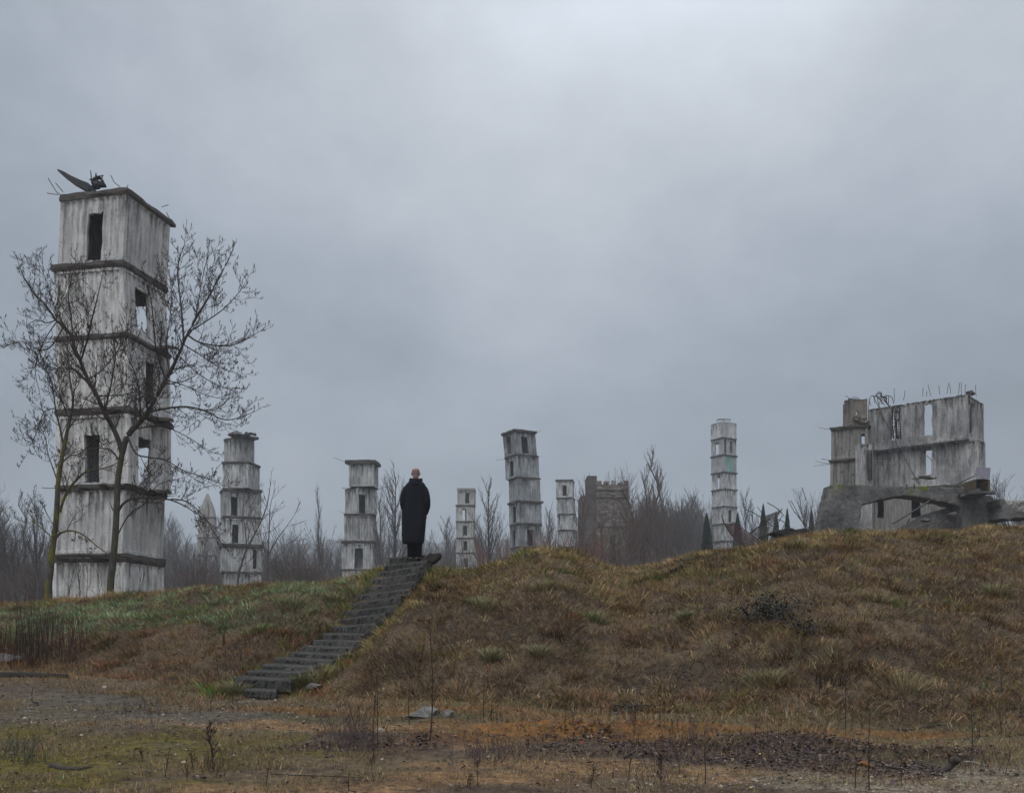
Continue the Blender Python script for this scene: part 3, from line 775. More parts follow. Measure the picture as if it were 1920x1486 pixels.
# ---- tower 2
T2 = [dict(l=421, c=447, r=476, yt=821, yb=864, top=816, slab=dict(over=0.10, dxr=0.65, nreb=2)),
      dict(l=418, c=465, r=486, yt=869, yb=914, slab=dict(over=0.16)),
      dict(l=414, c=419.5, r=489, yt=920, yb=966, w=[('R', 433, 445, 931, 966)], slab=dict(over=.16)),
      dict(l=414, c=418.5, r=490, yt=971, yb=1018, w=[('R', 435, 447, 983, 1018)], slab=dict(over=.06)),
      dict(l=413, c=417, r=491, yt=1025, yb=1070, w=[('R', 474, 481, 1030, 1066)], slab=dict(over=.2)),
      dict(l=417, c=422, r=489, yt=1075, yb=1121)]
t2, g2, o2 = tower('concrete_tower', 'grey stacked tower with rubble and a jutting slab on top, right of the big tree', 90, T2, M['c_far'])
for i, (x, y, sx, sz) in enumerate(((443, 811, .75, .55), (466, 812, .4, .3), (474, 811, .5, .28), (457, 815, .4, .15))):
    if i == 0:
        cb_ = P(443, 816, 89.8); mbx = MB(); nn_ = 9
        for k in range(nn_): mbx.v.append(tuple(cb_ + Vector((math.cos(k * .7) * random.uniform(.75, .95), math.sin(k * .7) * .8, random.uniform(-.05, .05)))))
        mbx.v.append(tuple(cb_ + Vector((.02, 0, .5)))); mbx.f = [(k, (k + 1) % nn_, nn_) for k in range(nn_)] + [tuple(range(nn_ - 1, -1, -1))]
        mbx.build('rubble', M['rubble'], t2, origin=o2); continue
    for j in range(3): chunk('rubble', t2, o2, P(x + random.uniform(-6, 6), y + random.uniform(0, 4), 89.8 + random.uniform(-.4, .4)), (sx * random.uniform(.4, .8), .4, sz * random.uniform(.4, .9)), M['rubble'], 50 + i * 5 + j, 1)
# ---- tower 3
T3 = [dict(l=655, c=700, r=708.5, yt=869, yb=911, top=862, slab=dict(over=0.28, dxl=.12, nreb=3, rl=1.3, tilt=(0.0, 0.03))),
      dict(l=648, c=670, r=706.5, yt=914.5, yb=962, w=[('R', 673.5, 686, 927, 962)], slab=dict(over=.10, nreb=4, rl=1.0)),
      dict(l=646, c=699, r=704.5, yt=966.5, yb=1013, slab=dict(over=.10, nreb=5, rl=1.2)),
      dict(l=641, c=698, ct=699, r=704, yt=1018.5, yb=1066, w=[('F', 664, 680, 1027, 1065)], slab=dict(over=.14, jag=.12, nreb=4, rl=1.2)),
      dict(l=642, c=700, r=707, yt=1070, yb=1118)]
t3, g3, o3 = tower('concrete_tower', 'five box grey tower with a flat dark roof slab, left of the man', 90, T3, M['c_far'])
# ---- tower 4 leaning
T4 = [dict(l=947, c=968.5, ct=965, r=1006, yt=809, yb=850, top=804, w=[('F', 951.5, 959, 819, 851), ('R', 980, 992, 817, 849)], slab=dict(over=.22, nreb=2, rl=.5)),
      dict(l=949, c=970, ct=968.5, r=1010.5, yt=853, yb=893, w=[('F', 955.5, 963, 864, 893)], slab=dict(over=.12, nreb=3, rl=.9)),
      dict(l=956, c=973, ct=971.5, r=1013, yt=896, yb=937, slab=dict(over=.12)),
      dict(l=955.5, c=972, ct=971.5, r=1015, yt=941, yb=979, w=[('F', 960.5, 967, 950, 980)], slab=dict(over=.22)),
      dict(l=957, c=972, ct=972, r=1015, yt=985, yb=1023, w=[('F', 961, 966, 994, 1024), ('R', 989, 1000, 992, 1023)], slab=dict(over=.12)),
      dict(l=958, c=973, r=1016, yt=1027, yb=1067)]
t4, g4, o4 = tower('leaning_tower', 'blue grey concrete tower leaning to the left in the middle of the picture', 97, T4, M['c_lean'])
# ---- tower 5 slim white
T5 = [dict(l=858, c=889, r=891.5, yt=920.5, yb=945.5, top=914.5, w=[('F', 872, 880, 923.5, 943)], slab=dict(over=.12, nreb=0, mat=M['c_warm'])),
      dict(l=855, c=888.5, r=890.5, yt=949.5, yb=976, w=[('F', 866.8, 874.5, 953, 976, 869)], slab=dict(over=.12, nreb=1)),
      dict(l=855, c=887, r=890.5, yt=979, yb=1007, w=[('F', 868, 876, 985, 1003)], slab=dict(over=.08, nreb=1)),
      dict(l=856, c=887.5, r=891, yt=1010, yb=1035, w=[('F', 869, 876, 1014, 1032)], slab=dict(over=.10, nreb=1)),
      dict(l=856, c=890, r=894, yt=1038, yb=1066, w=[('F', 870.5, 877.5, 1046, 1062)], slab=dict(over=.05, nreb=0))]
t5, g5, o5 = tower('concrete_tower', 'slim chalky white tower with one window per storey, just right of the man', 150, T5, M['c_white'], size=2.6, rough=.015)
# ---- tower 6
T6 = [dict(l=1043, c=1073, r=1076, yt=902, yb=931.5, top=898, w=[('F', 1054.5, 1062.5, 909, 929)], slab=dict(over=.14, nreb=2)),
      dict(l=1044, c=1074, r=1078, yt=934.5, yb=962, slab=dict(over=.12, nreb=1)),
      dict(l=1046, c=1051, r=1079, yt=965, yb=992, w=[('F', 1048, 1051, 966, 990)], slab=dict(over=.16, nreb=1)),
      dict(l=1046, c=1076, r=1080, yt=996, yb=1024, slab=dict(over=.1, nreb=1))]
t6, g6, o6 = tower('concrete_tower', 'short grey tower half hidden by shrubs between the leaning tower and the brick tower', 142, T6, M['c_far'])
# ---- tower 7 right
T7 = [dict(l=1333, c=1354, ct=1354, r=1380.5, yt=790, yb=819, noslab=True, w=[]),
      dict(l=1334, c=1356.5, r=1380, yt=821.5, yb=851, w=[('F', 1340, 1347, 829, 852, 1344), ('R', 1358, 1362, 822, 851), ('R', 1369, 1374, 827, 850)], slab=dict(over=.16, nreb=1)),
      dict(l=1334, c=1357, r=1380.5, yt=854, yb=883, m=M['c_teal'], slab=dict(over=.18, nreb=1)),
      dict(l=1335, c=1358, r=1380.5, yt=886, yb=915, w=[('F', 1344.5, 1350, 892, 915.5, 1346.5)], slab=dict(over=.2, nreb=1)),
      dict(l=1335, c=1358, r=1381, yt=917.5, yb=947.5, slab=dict(over=.18, nreb=1)),
      dict(l=1336, c=1358, r=1381.5, yt=950, yb=980, w=[('R', 1366, 1372, 956, 979)], slab=dict(over=.16, nreb=1)),
      dict(l=1338, c=1359, r=1383, yt=983, yb=1012, slab=dict(over=.12, nreb=1))]
t7, g7, o7 = tower('concrete_tower', 'tall slender tower with a pale teal stain, standing alone right of centre', 150, T7, M['c_far'], size=2.6)
for (xa, ya, xb, yb) in ((1344.5, 791, 1344.5, 786), (1369, 789, 1369, 785.5), (1344.5, 786, 1357, 785), (1357, 785, 1369, 785.5), (1344.5, 786.5, 1369, 788.5), (1357, 789, 1357, 785)):
    mb = MB(); mb.tube([P(xa, ya, 150.8), P(xb, yb, 150.8)], [.05, .05], 4); mb.build('roof_frame_rail', M['rebar'], t7, origin=o7)
# ---- ghostly castle-like tower at left
T8 = [dict(l=372, c=400, r=406, yt=972, yb=1006, top=968, slab=dict(over=.05, nreb=0)),
      dict(l=370, c=402, r=408, yt=1009, yb=1040, w=[('F', 376, 382, 1012, 1022)], slab=dict(over=.12, nreb=0)),
      dict(l=369, c=401, r=408, yt=1043, yb=1078, w=[('F', 380, 387, 1050, 1070)], slab=dict(over=.08, nreb=0))]
t8, g8, o8 = tower('stone_tower', 'faint pale tower with a tapering top, deep in the mist beside the big tree', 185, T8, concrete('misty_stone', (0.50, 0.46, 0.43), (0.36, 0.33, 0.31), 0.5, 0.0, 41.0, .5), size=3.4)
gq = g8[0]
mb = MB(); c8 = gq['O'] + gq['u'] * gq['a'] / 2 + gq['v'] * gq['b'] / 2 + Vector((0, 0, gq['H'] + .35))
for zz, ss in ((0, .5), (1.4, .42), (2.6, .30), (3.6, .17), (4.6, .05)):
    for (i, j) in ((-1, -1), (1, -1), (1, 1), (-1, 1)):
        mb.v.append(tuple(c8 + gq['u'] * gq['a'] * ss * i + gq['v'] * gq['b'] * ss * j + Vector((0, 0, zz)))); mb.a.append(.5)
for q in range(4):
    for k in range(4): k2 = (k + 1) % 4; mb.f.append((q * 4 + k, q * 4 + k2, q * 4 + 4 + k2, q * 4 + 4 + k))
mb.f.append((16, 17, 18, 19)); mb.build('tapering_roof', M['c_warm'], t8, origin=o8)

# ---- brick tower with battlements
def brickmat():
    m, nt, b = mat_new('weathered_brick'); g = NT(nt)
    t = g.n('ShaderNodeTexCoord'); mp = g.n('ShaderNodeMapping'); mp.inputs['Rotation'].default_value = (R(90), 0, 0)
    g.l(t.outputs['Object'], mp.inputs[0])
    br = g.n('ShaderNodeTexBrick'); g.l(mp.outputs[0], br.inputs[0])
    br.inputs['Scale'].default_value = 1.0; br.inputs['Brick Width'].default_value = 0.46; br.inputs['Row Height'].default_value = 0.24
    br.inputs['Mortar Size'].default_value = 0.02
    br.inputs['Color1'].default_value = (0.32, 0.282, 0.25, 1); br.inputs['Color2'].default_value = (0.13, 0.11, 0.10, 1); br.inputs['Mortar'].default_value = (0.10, 0.092, 0.085, 1)
    c = g.mix(g.ramp(g.noise(1.1, 4, .6), [(.46, 0.), (.66, .9)]), br.outputs['Color'], (0.115, 0.085, 0.07))
    c = g.mix(g.math('MULTIPLY', g.ramp(g.noise(3.2, 3, .6, off=(3, 1, 8)), [(.58, 0.), (.66, 1.)]), .7), c, (0.38, 0.36, 0.34))
    g.val(b.inputs['Base Color'], c); g.bump(b, br.outputs['Fac'], .6, .05); return m
M['brick'] = brickmat(); M['brick_red'] = simple('dark_red_brick', (0.105, 0.088, 0.082), .95, .35, 1.2, bump=.4)
D9 = 105; zg9 = gz(P(1145, HY, D9).x, D9); b9 = P(1145, HY, D9); b9.z = zg9
bt = empty('brick_tower', 'brown brick tower with notched battlements, veiled by bare trees', 'tower', b9)
o9 = tuple(b9)
def px_box(mb, x0, x1, y0, y1, D, depth, jit=0.0):
    a = P(x0, y1, D); b = P(x1, y1, D); c = P(x0, y0, D)
    if y1 is None: pass
    mb.quadbox(a, Vector((b.x - a.x, 0, 0)), Vector((0, depth, 0)), Vector((0, 0, c.z - a.z)), jit)
ybase = HY - (zg9 - EYE) / D9 * FP
mb = MB()
f0 = P(1119, ybase, D9)
W9 = P(1178, 0, D9).x - f0.x
def s9(x): return P(x, 0, D9).x - f0.x
def h9(y): return P(0, y, D9).z - f0.z
wall(mb, f0, Vector((1, 0, 0)), W9, Vector((0, 0, 1)), h9(908), Vector((0, 1, 0)), th=.35, corr=0.0, per=.6, rail=.05, rough=.03,
     opens=[(s9(1144), s9(1153.5), h9(1062), h9(1005)), (s9(1122.5), s9(1125), h9(941), h9(937)), (s9(1136.5), s9(1139), h9(941), h9(937)), (s9(1151), s9(1153), h9(941), h9(937))])
mb.a = []
px_box(mb, 1119, 1121.2, 908, ybase, D9 + .36, 4.2); px_box(mb, 1175.8, 1178, 908, ybase, D9 + .36, 4.2); px_box(mb, 1119, 1178, 908, ybase, D9 + 4.57, .35)
mb.build('main_wall', M['brick'], bt, origin=o9)
mb = MB(); px_box(mb, 1101, 1118.8, 892, 928, D9 + .5, 3.2, .03); mb.build('stair_turret', M['brick_red'], bt, origin=o9)
mb = MB(); px_box(mb, 1089, 1118.8, 928.4, ybase, D9 + .3, 4.0, .03); mb.build('side_wall', M['brick_red'], bt, origin=o9)
for i, (a, b) in enumerate(((1121, 1128), (1132.5, 1142), (1147, 1156), (1160, 1168), (1171.5, 1178.4))):
    mb = MB(); px_box(mb, a, b, 900.5 + (0, 1.5, .3, 2.2, -.5)[i], 907.8, D9 - .02, .45, .10); mb.build('merlon', M['brick'], bt, origin=o9)
for a, b, y in ((1118.4, 1178.8, 931.5), (1118.4, 1178.8, 986.5), (1119, 1179, 917)):
    mb = MB(); px_box(mb, a, b, y, y + 1.6, D9 - .14, .13, .01); mb.build('ledge', M['slab'], bt, origin=o9)
mb = MB(); px_box(mb, 1143, 1154.6, 1002.5, 1004.7, D9 - .1, .2); mb.build('lintel', M['slab'], bt, origin=o9)
mb = MB(); random.seed(91)
for i in range(300):
    x = random.uniform(1120, 1176); y = random.uniform(912, 1060)
    if 1142 < x < 1156 and y > 1002: continue
    px_box(mb, x, x + random.uniform(2, 4.5), y, y + random.uniform(1.5, 3), D9 - random.uniform(.03, .13), .14)
o = mb.build('projecting_stone', M['brick'], bt, origin=o9); tag(o, kind='stuff')

# ------------------------------------------------------------------ the ruin on the right, on top of the mound
DR = 50.0
def Z7(x, y): return (1520 + x / 4.8, 710 + y / 4.8)
ruin_base = P(1740, 985, DR)
ruin = empty('concrete_ruin', 'wide broken concrete building of ribbed wall panels with see-through windows, on top of the mound', 'ruin', ruin_base)
oR = tuple(ruin_base)
random.seed(12)
_, ga = storey(ruin, oR, 1629, 1812, 1843, 823, 739, DR, M['c_ruin'], 1812, [('F', 1671, 1687, 765, 824, None), ('F', 1731.5, 1747.5, 757.5, 816, None), ('R', 1816, 1827, 755, 812, None)], yaw=42, size=2.6, back=False, jag=.06, rough=.016, corr=.045)
_, gb = storey(ruin, oR, 1638, 1833, 1846, 905, 824.5, DR, M['c_ruin'], 1833, [('F', 1724, 1746.5, 838, 890, None)], yaw=42, size=2.6, back=False, jag=.02, rough=.016, corr=.045)
_, gc = storey(ruin, oR, 1612, 1806, 1838, 992, 912, DR, M['c_warm'], 1806, [('F', 1645, 1657, 936, 970), ('F', 1709.5, 1726, 936, 970)], yaw=22, size=2.6, back=True, rough=.012)
slab(ruin, oR, gb, gb['H'] - .03, gb['H'] + .13, over=.03, jag=.03, nreb=1, mat=M['c_ruin'])
# leftover of the back wall seen through the lower window, dark reveal piece
mb = MB(); wall(mb, P(1722, 905, 52.0), Vector((1, 0, 0)), .42, Vector((0, 0, 1)), 1.95, Vector((0, 1, 0))); mb.build('inner_pier', M['c_ruin'], ruin, origin=oR)
mb = MB(); wall(mb, P(1818.5, 822, 51.6), Vector((.8, .6, 0)).normalized(), .35, Vector((0, 0, 1)), 2.0, Vector((-.6, .8, 0))); mb.build('inner_pier', M['c_ruin'], ruin, origin=oR)
# floor slab between middle and lowest storey and the ragged floor edge between the two upper rows
slab(ruin, oR, gc, gc['H'] + .01, gc['H'] + .14, over=.1, dxl=-.0, jag=.15, nreb=4)
def rod(parent, name, pts, r, mat, org, n=4):
    mb = MB(); mb.tube(pts, [r] * len(pts), n); return mb.build(name, mat, parent, origin=org)
# rebar standing on top
for (x, y0, y1, dx) in ((1010, 78, 160, 2), (1075, 50, 155, -24), (1160, 60, 140, -8), (1230, 30, 135, 20), (1257, 50, 135, -8), (1332, 35, 140, 8), (1357, 30, 140, -2), (1390, 50, 145, 5), (1488, 55, 160, -5), (755, 85, 205, -5), (838, 105, 195, 14), (1045, 110, 160, 3)):
    a_ = Z7(x - dx * .2, y1); b_2 = Z7(x + dx * .8, y0)
    px_ = a_[0]; d = 50 + (1812 - px_) * 0.0155 + .1
    rod(ruin, 'rebar', [P(*a_, d), P((a_[0] + b_2[0]) / 2 + random.uniform(-.6, .6), (a_[1] + b_2[1]) / 2, d), P(*b_2, d)], .014, M['rebar'], oR)
# curled steel over the upper left window
random.seed(33)
for i in range(9):
    x0 = random.uniform(600, 760); xt = x0 - random.uniform(-10, 110); yt = random.uniform(118, 165)
    x2 = xt + random.uniform(-30, 60); y2 = yt + random.uniform(60, 120)
    pts = [Z7(x0, 225), Z7((x0 + xt) / 2 + 15, 170), Z7(xt + 20, yt + 3), Z7(xt - 5, yt), Z7(xt - 22, yt + 22), Z7((xt + x2) / 2 - 18, (yt + y2) / 2), Z7(x2, y2)]
    rod(ruin, 'bent_rebar', [P(a_, b_2, 51.6 + random.uniform(-.05, .4) * (k / 6)) for k, (a_, b_2) in enumerate(pts)], .02, M['rebar'], oR)
# steel lattice in the upper left window
for i in range(15):
    xa = 728 + i * 5.4 + random.uniform(-5, 5); xb = xa + random.uniform(-26, 26)
    rod(ruin, 'window_bar', [P(*Z7(xa, 262), 51.7), P(*Z7((xa + xb) / 2 + random.uniform(-6, 6), 400), 51.6), P(*Z7(xb, 542), 51.7)], .02, M['rebar'], oR)
for i in range(9):
    y_ = 285 + i * 29; rod(ruin, 'window_bar', [P(*Z7(725, y_ + random.uniform(-14, 14)), 51.62), P(*Z7(806, y_ + random.uniform(-14, 14)), 51.62)], .015, M['rebar'], oR)
for (x0, y0, x1, y1) in ((620, 300, 770, 560), (560, 150, 640, 330), (760, 560, 960, 930), (740, 600, 655, 930), (1045, 690, 1090, 740)):
    rod(ruin, 'hanging_rod', [P(*Z7(x0, y0), 49.9), P(*Z7((x0 + x1) / 2 + 5, (y0 + y1) / 2), 49.85), P(*Z7(x1, y1), 49.5)], .018, M['rebar'], oR)
for i, (x, y, s) in enumerate(((1415, 125, .14), (1440, 122, .16), (1460, 135, .12), (1430, 140, .2))):
    chunk('rubble', ruin, oR, P(*Z7(x, y), 50.6), (s, .2, s * .8), M['rubble'], 70 + i, 1)
for i, (x, y, sx) in enumerate(((1000, 880, .45), (1060, 890, .5), (940, 895, .3))):
    chunk('rubble', ruin, oR, P(*Z7(x, y), 49.8), (sx, .3, .10), M['c_ruin'], 80 + i, 2)
# dark annex between
ann = empty('concrete_annex', 'dark upright concrete box with a barred black opening, wedged between ruin and pale stack', 'ruin', P(1622, 985, 50.5))
_, gx_ = storey(ann, tuple(ann.location), 1605.5, 1634, 1638, 992, 832, 51.0, M['c_ruin'], 1634, [('F', 1624.5, 1633.5, 843, 900)], yaw=24, size=2.2, jag=.1, rough=.015)
for i in range(6):
    xa = 505 + i * 9; rod(ann, 'window_bar', [P(*Z7(xa, 640), 50.9), P(*Z7(xa + random.uniform(-15, 15), 910), 50.9)], .018, M['rebar'], tuple(ann.location))
# pale stack on the left of the ruin
random.seed(5)
ps = empty('concrete_stack', 'pale ribbed stack with a round-holed chimney piece on its roof, left of the ruin', 'ruin', P(1595, 985, 52.5))
oP = tuple(ps.location)
slots = [(262, 624), (350, 636)]
_, gd = storey(ps, oP, 1560, 1627, 1631, 856, 801, 53.0, M['c_warm'], 1627, [('F', 1613.5, 1625.5, 813, 832, 1619), ('F', 1572, 1577, 839.3, 840.8), ('F', 1590.5, 1595.5, 841.8, 843.2)], yaw=30, size=2.4, per=.2, corr=.05)
slab(ps, oP, gd, gd['H'] + .01, gd['H'] + .17, over=.14, nreb=2)
_, ge = storey(ps, oP, 1557.5, 1624, 1628, 915, 861.5, 53.0, M['c_warm'], 1625, [('F', 1576, 1582, 883, 885), ('F', 1596, 1600, 887, 890)], yaw=30, size=2.4, per=.2, corr=.05)
slab(ps, oP, ge, ge['H'] + .01, ge['H'] + .15, over=.16, nreb=5, rl=.9)
_, gf = storey(ps, oP, 1556, 1622, 1628, 992, 920, 53.0, M['c_warm'], 1624, [], yaw=30, size=2.4, per=.2, corr=.05)
mb = MB()
Oc = P(1594.5, 797, 53.4); chu = Vector((1, .12, 0)).normalized(); chv = Vector((-.12, 1, 0)).normalized(); Lc = 1.0; Hc = (797 - 747) / FP * 53.4
hx0, hh0 = (1608.5 - 1594.5) / FP * 53.4, (797 - 773.5) / FP * 53.4
wall(mb, Oc, chu, Lc, Vector((0, 0, 1)), Hc, chv, th=.15, corr=0, per=.4, jag=.12, rough=.02, rail=.05, opens=[(hx0 - .07, hx0 + .07, hh0 - .09, hh0 + .09), (hx0 - .11, hx0 + .11, hh0 - .05, hh0 + .05)])
wall(mb, Oc + chv * .9, chu, Lc, Vector((0, 0, 1)), Hc * .93, -chv, th=.15, corr=0, per=.4, jag=.2, rough=.02, rail=.05, opens=[(hx0 + .10, hx0 + .50, hh0 - .1, hh0 + .45)])
wall(mb, Oc + chu * 0 + chv * .15, chv, .6, Vector((0, 0, 1)), Hc, chu, th=.15, corr=0, per=.4, jag=.2, rough=.02, rail=.05)
wall(mb, Oc + chu * Lc + chv * .15, chv, .6, Vector((0, 0, 1)), Hc * .8, -chu, th=.15, corr=0, per=.4, jag=.3, rough=.02, rail=.05)
mb.build('chimney', M['c_brown'], ps, origin=oP)
for i in range(9): chunk('chimney_rubble', ps, oP, P(1600 + random.uniform(0, 27), 781 + random.uniform(-4, 10), 53.3), (.22, .1, .13), M['c_brown'], 90 + i, 1)
for pts in (((1594, 752), (1587, 758), (1585, 775)), ((1596, 750), (1590, 744), (1585, 742)), ((1630, 748), (1628, 770), (1630, 790)), ((1597, 747), (1601, 744), (1610, 746))):
    rod(ps, 'rebar', [P(x, y, 53.5) for x, y in pts], .016, M['rebar'], oP)
for pts in (((1570, 835), (1567, 870), (1569, 905)), ((1592, 845), (1590, 905)), ((1555, 862), (1540, 860))):
    rod(ps, 'hanging_rod', [P(x, y, 52.6) for x, y in pts], .014, M['rebar'], oP)

# rough slabs: outline with real thickness, voxel-remeshed and displaced
ctex = bpy.data.textures.new('rough', 'CLOUDS'); ctex.noise_scale = 0.55; ctex.noise_depth = 4
ftex = bpy.data.textures.new('fine_rough', 'CLOUDS'); ftex.noise_scale = 0.16; ftex.noise_depth = 5
def rough_slab(name, pts, D, th, mat, parent=None, vox=0.05, disp=0.045, label=None, cat=None, lean=0.0):
    c = P(sum(p[0] for p in pts) / len(pts), max(p[1] for p in pts), D)
    rs = random.Random(int(pts[0][0] * 7 + D)); fine = []
    for i in range(len(pts)):                       # broken, chipped outline
        a, b = pts[i], pts[(i + 1) % len(pts)]; n_ = max(1, int(math.hypot(b[0] - a[0], b[1] - a[1]) / 4.5))
        for k in range(n_):
            t = k / n_; j = 0.0 if k == 0 else 1.1
            fine.append((a[0] + (b[0] - a[0]) * t + rs.uniform(-j, j), a[1] + (b[1] - a[1]) * t + rs.uniform(-j, j)))
    pts = fine
    mb = MB(); n = len(pts)
    zmin = min(P(x, y, D).z for x, y in pts)
    for k in (0, 1):
        for (x, y) in pts:
            q = P(x, y, D); mb.v.append((q.x, D + k * th + (q.z - zmin) * lean, q.z))
    mb.f.append(tuple(range(n - 1, -1, -1))); mb.f.append(tuple(range(n, 2 * n)))
    for k in range(n): mb.f.append((k, (k + 1) % n, n + (k + 1) % n, n + k))
    o = mb.build(name, mat, parent, smooth=False, origin=tuple(c) if parent is None else tuple(parent.location))
    bm = bmesh.new(); bm.from_mesh(o.data); bmesh.ops.recalc_face_normals(bm, faces=bm.faces); bmesh.ops.triangulate(bm, faces=bm.faces); bm.to_mesh(o.data); bm.free()
    r = o.modifiers.new('remesh', 'REMESH'); r.mode = 'VOXEL'; r.voxel_size = vox; r.use_smooth_shade = False
    d = o.modifiers.new('disp', 'DISPLACE'); d.texture = ctex; d.strength = disp; d.mid_level = .5; d.texture_coords = 'LOCAL'
    d2 = o.modifiers.new('fine', 'DISPLACE'); d2.texture = ftex; d2.strength = disp * 1.3; d2.mid_level = .5; d2.texture_coords = 'LOCAL'
    if label: tag(o, label, cat)
    return o
arch = [Z7(*q) for q in ((60, 1400), (100, 1330), (150, 1130), (195, 945), (350, 938), (520, 948), (800, 958), (1000, 955), (1200, 962), (1470, 972), (1500, 1010), (1560, 1035), (1640, 1042), (1695, 1090), (1698, 1400), (1380, 1400), (1365, 1250),
        (1362, 1145), (1300, 1120), (1200, 1098), (1100, 1084), (1000, 1058), (900, 1046), (800, 1052), (700, 1070), (560, 1105), (480, 1122), (468, 1160), (466, 1220), (445, 1290), (430, 1400))]
rough_slab('broken_arch_slab', arch, 45.0, 1.1, M['arch'], label='fallen dark rough concrete slab broken into a low arch in front of the ruin', cat='slab', lean=.12)
rough_slab('rubble_mound', [Z7(*q) for q in ((860, 1400), (900, 1305), (1030, 1235), (1150, 1182), (1260, 1160), (1372, 1142), (1400, 1400))], 45.9, 1.5, M['arch'], label='sloping heap of grey rubble under the right end of the broken arch', cat='rubble', vox=.06, disp=.10)
rough_slab('broken_slab', [Z7(*q) for q in ((1695, 1075), (1740, 1070), (1780, 1120), (1850, 1180), (1990, 1200), (1990, 1260), (1850, 1245), (1790, 1275), (1700, 1255), (1720, 1180))], 44.0, 1.3, M['arch'], label='tilted broken dark slab at the far right end of the ruin', cat='slab')
rough_slab('broken_slab', [Z7(*q) for q in ((1775, 1085), (1850, 1090), (2000, 1105), (2000, 1230), (1880, 1230), (1800, 1190), (1765, 1130))], 45.6, 1.0, M['c_warm'], label='paler slab lying behind the tilted dark slab at the right edge', cat='slab', disp=.12)
random.seed(71)
for i in range(16):
    x, y = random.choice(((random.uniform(860, 1360), random.uniform(1225, 1300)), (random.uniform(1690, 1900), random.uniform(1200, 1270)), (random.uniform(90, 430), random.uniform(1290, 1330))))
    D_ = random.uniform(43.6, 44.8); q_ = P(*Z7(x, y), D_); s_ = random.uniform(.10, .34)
    o = chunk('concrete_chunk', None, None, (0, 0, 0), (s_ * 1.3, s_, s_ * .6), M['arch_plain'], 140 + i, 2); o.location = (q_.x, q_.y, gz(q_.x, q_.y) + s_ * .3 if y > 1285 or x > 1600 else q_.z); o.rotation_euler = (random.uniform(-.4, .4), random.uniform(-.4, .4), i)
    tag(o, 'broken concrete chunk at the foot of the arch', 'rubble', 'broken chunks around the arch')
# box with a lid
bxr = empty('metal_box', 'purple grey lidded box on a dark base at the right end of the arch', 'box', P(1842, 920, 44.5)); oB = tuple(bxr.location)
mb = MB(); a_ = P(*Z7(1468, 895), 44.2); mb.v = [tuple(P(*Z7(x, y), d)) for (x, y, d) in ((1466, 884, 44.2), (1612, 900, 44.2), (1620, 800, 44.7), (1490, 790, 44.7), (1466, 884, 45.4), (1612, 900, 45.4), (1620, 800, 45.5), (1490, 790, 45.5))]
mb.f = [(0, 1, 2, 3), (7, 6, 5, 4), (0, 4, 5, 1), (1, 5, 6, 2), (2, 6, 7, 3), (3, 7, 4, 0)]; mb.build('lid', M['lead'], bxr, origin=oB)
for (x0, x1) in ((1470, 1490), (1598, 1614)):
    mb = MB(); a_ = P(*Z7(x0, 1020), 44.25); b_2 = P(*Z7(x1, 905), 44.25)
    mb.quadbox(Vector((a_.x, 44.25, a_.z)), Vector((b_2.x - a_.x, 0, 0)), Vector((0, 1.0, 0)), Vector((0, 0, b_2.z - a_.z)), .01); mb.build('side_panel', simple('rusty_panel', (.10, .075, .045), .9, .4, 6), bxr, origin=oB)
mb = MB(); a_ = P(*Z7(1490, 1015), 45.1); b_2 = P(*Z7(1598, 900), 45.1)
mb.quadbox(Vector((a_.x, 45.1, a_.z)), Vector((b_2.x - a_.x, 0, 0)), Vector((0, .05, 0)), Vector((0, 0, b_2.z - a_.z)), .005); mb.build('back_panel', simple('black_panel', (.03, .022, .016), .9, .4, 6), bxr, origin=oB)
mb = MB(); a_ = P(*Z7(1440, 1030), 43.9); mb.quadbox(a_, Vector((1.1, .0, .02)), Vector((0, 1.3, 0)), Vector((0, 0, .10)), .03); mb.build('base_plate', M['arch'], bxr, origin=oB)
# beams and pipes
for name, lab, cat, pts, r, d in (
        ('steel_beam', 'straight dark steel bar leaning across the arch opening', 'beam', ((740, 1302), (900, 1205), (1068, 1098)), .045, 44.5),
        ('bent_pipe', 'thin bent dark pipe rising to the lid of the box', 'pipe', ((1350, 1040), (1300, 1000), (1290, 965), (1370, 920), (1475, 872)), .035, 44.3),
        ('broken_log', 'thick dark broken beam end lying on the right shoulder of the arch', 'beam', ((1340, 1060), (1420, 1040), (1480, 1020), (1520, 1000)), .11, 44.4),
        ('broken_log', 'short dark log under the lidded box', 'beam', ((1545, 1022), (1600, 1030), (1655, 1026)), .07, 43.6)):
    o = MB(); o.tube([P(*Z7(x, y), d) for x, y in pts], [r * random.uniform(.8, 1.1) for _ in pts], 6); q = o.build(name, M['iron'], None, origin=tuple(P(*Z7(*pts[0]), d))); tag(q, lab, cat)
for i, pts in enumerate((((245, 1295), (265, 1240)), ((1290, 1222), (1305, 1180)), ((1315, 1222), (1338, 1185)), ((870, 1300), (890, 1258)), ((860, 985), (868, 950)), ((935, 990), (930, 950)))):
    o = MB(); o.tube([P(*Z7(x, y), 44.6) for x, y in pts], [.03, .03], 4); q = o.build('rebar_stub', M['rebar'], None, origin=tuple(P(*Z7(*pts[0]), 44.6)))
    tag(q, ('short steel stub low on the left foot of the arch', 'left of two short stubs by the right foot of the arch', 'right of two short stubs by the right foot of the arch', 'thin stub in the grass under the arch opening', 'small stub on the top edge of the arch, the left one', 'small stub on the top edge of the arch, the right one')[i], 'rebar', 'steel stubs sticking out of the arch')

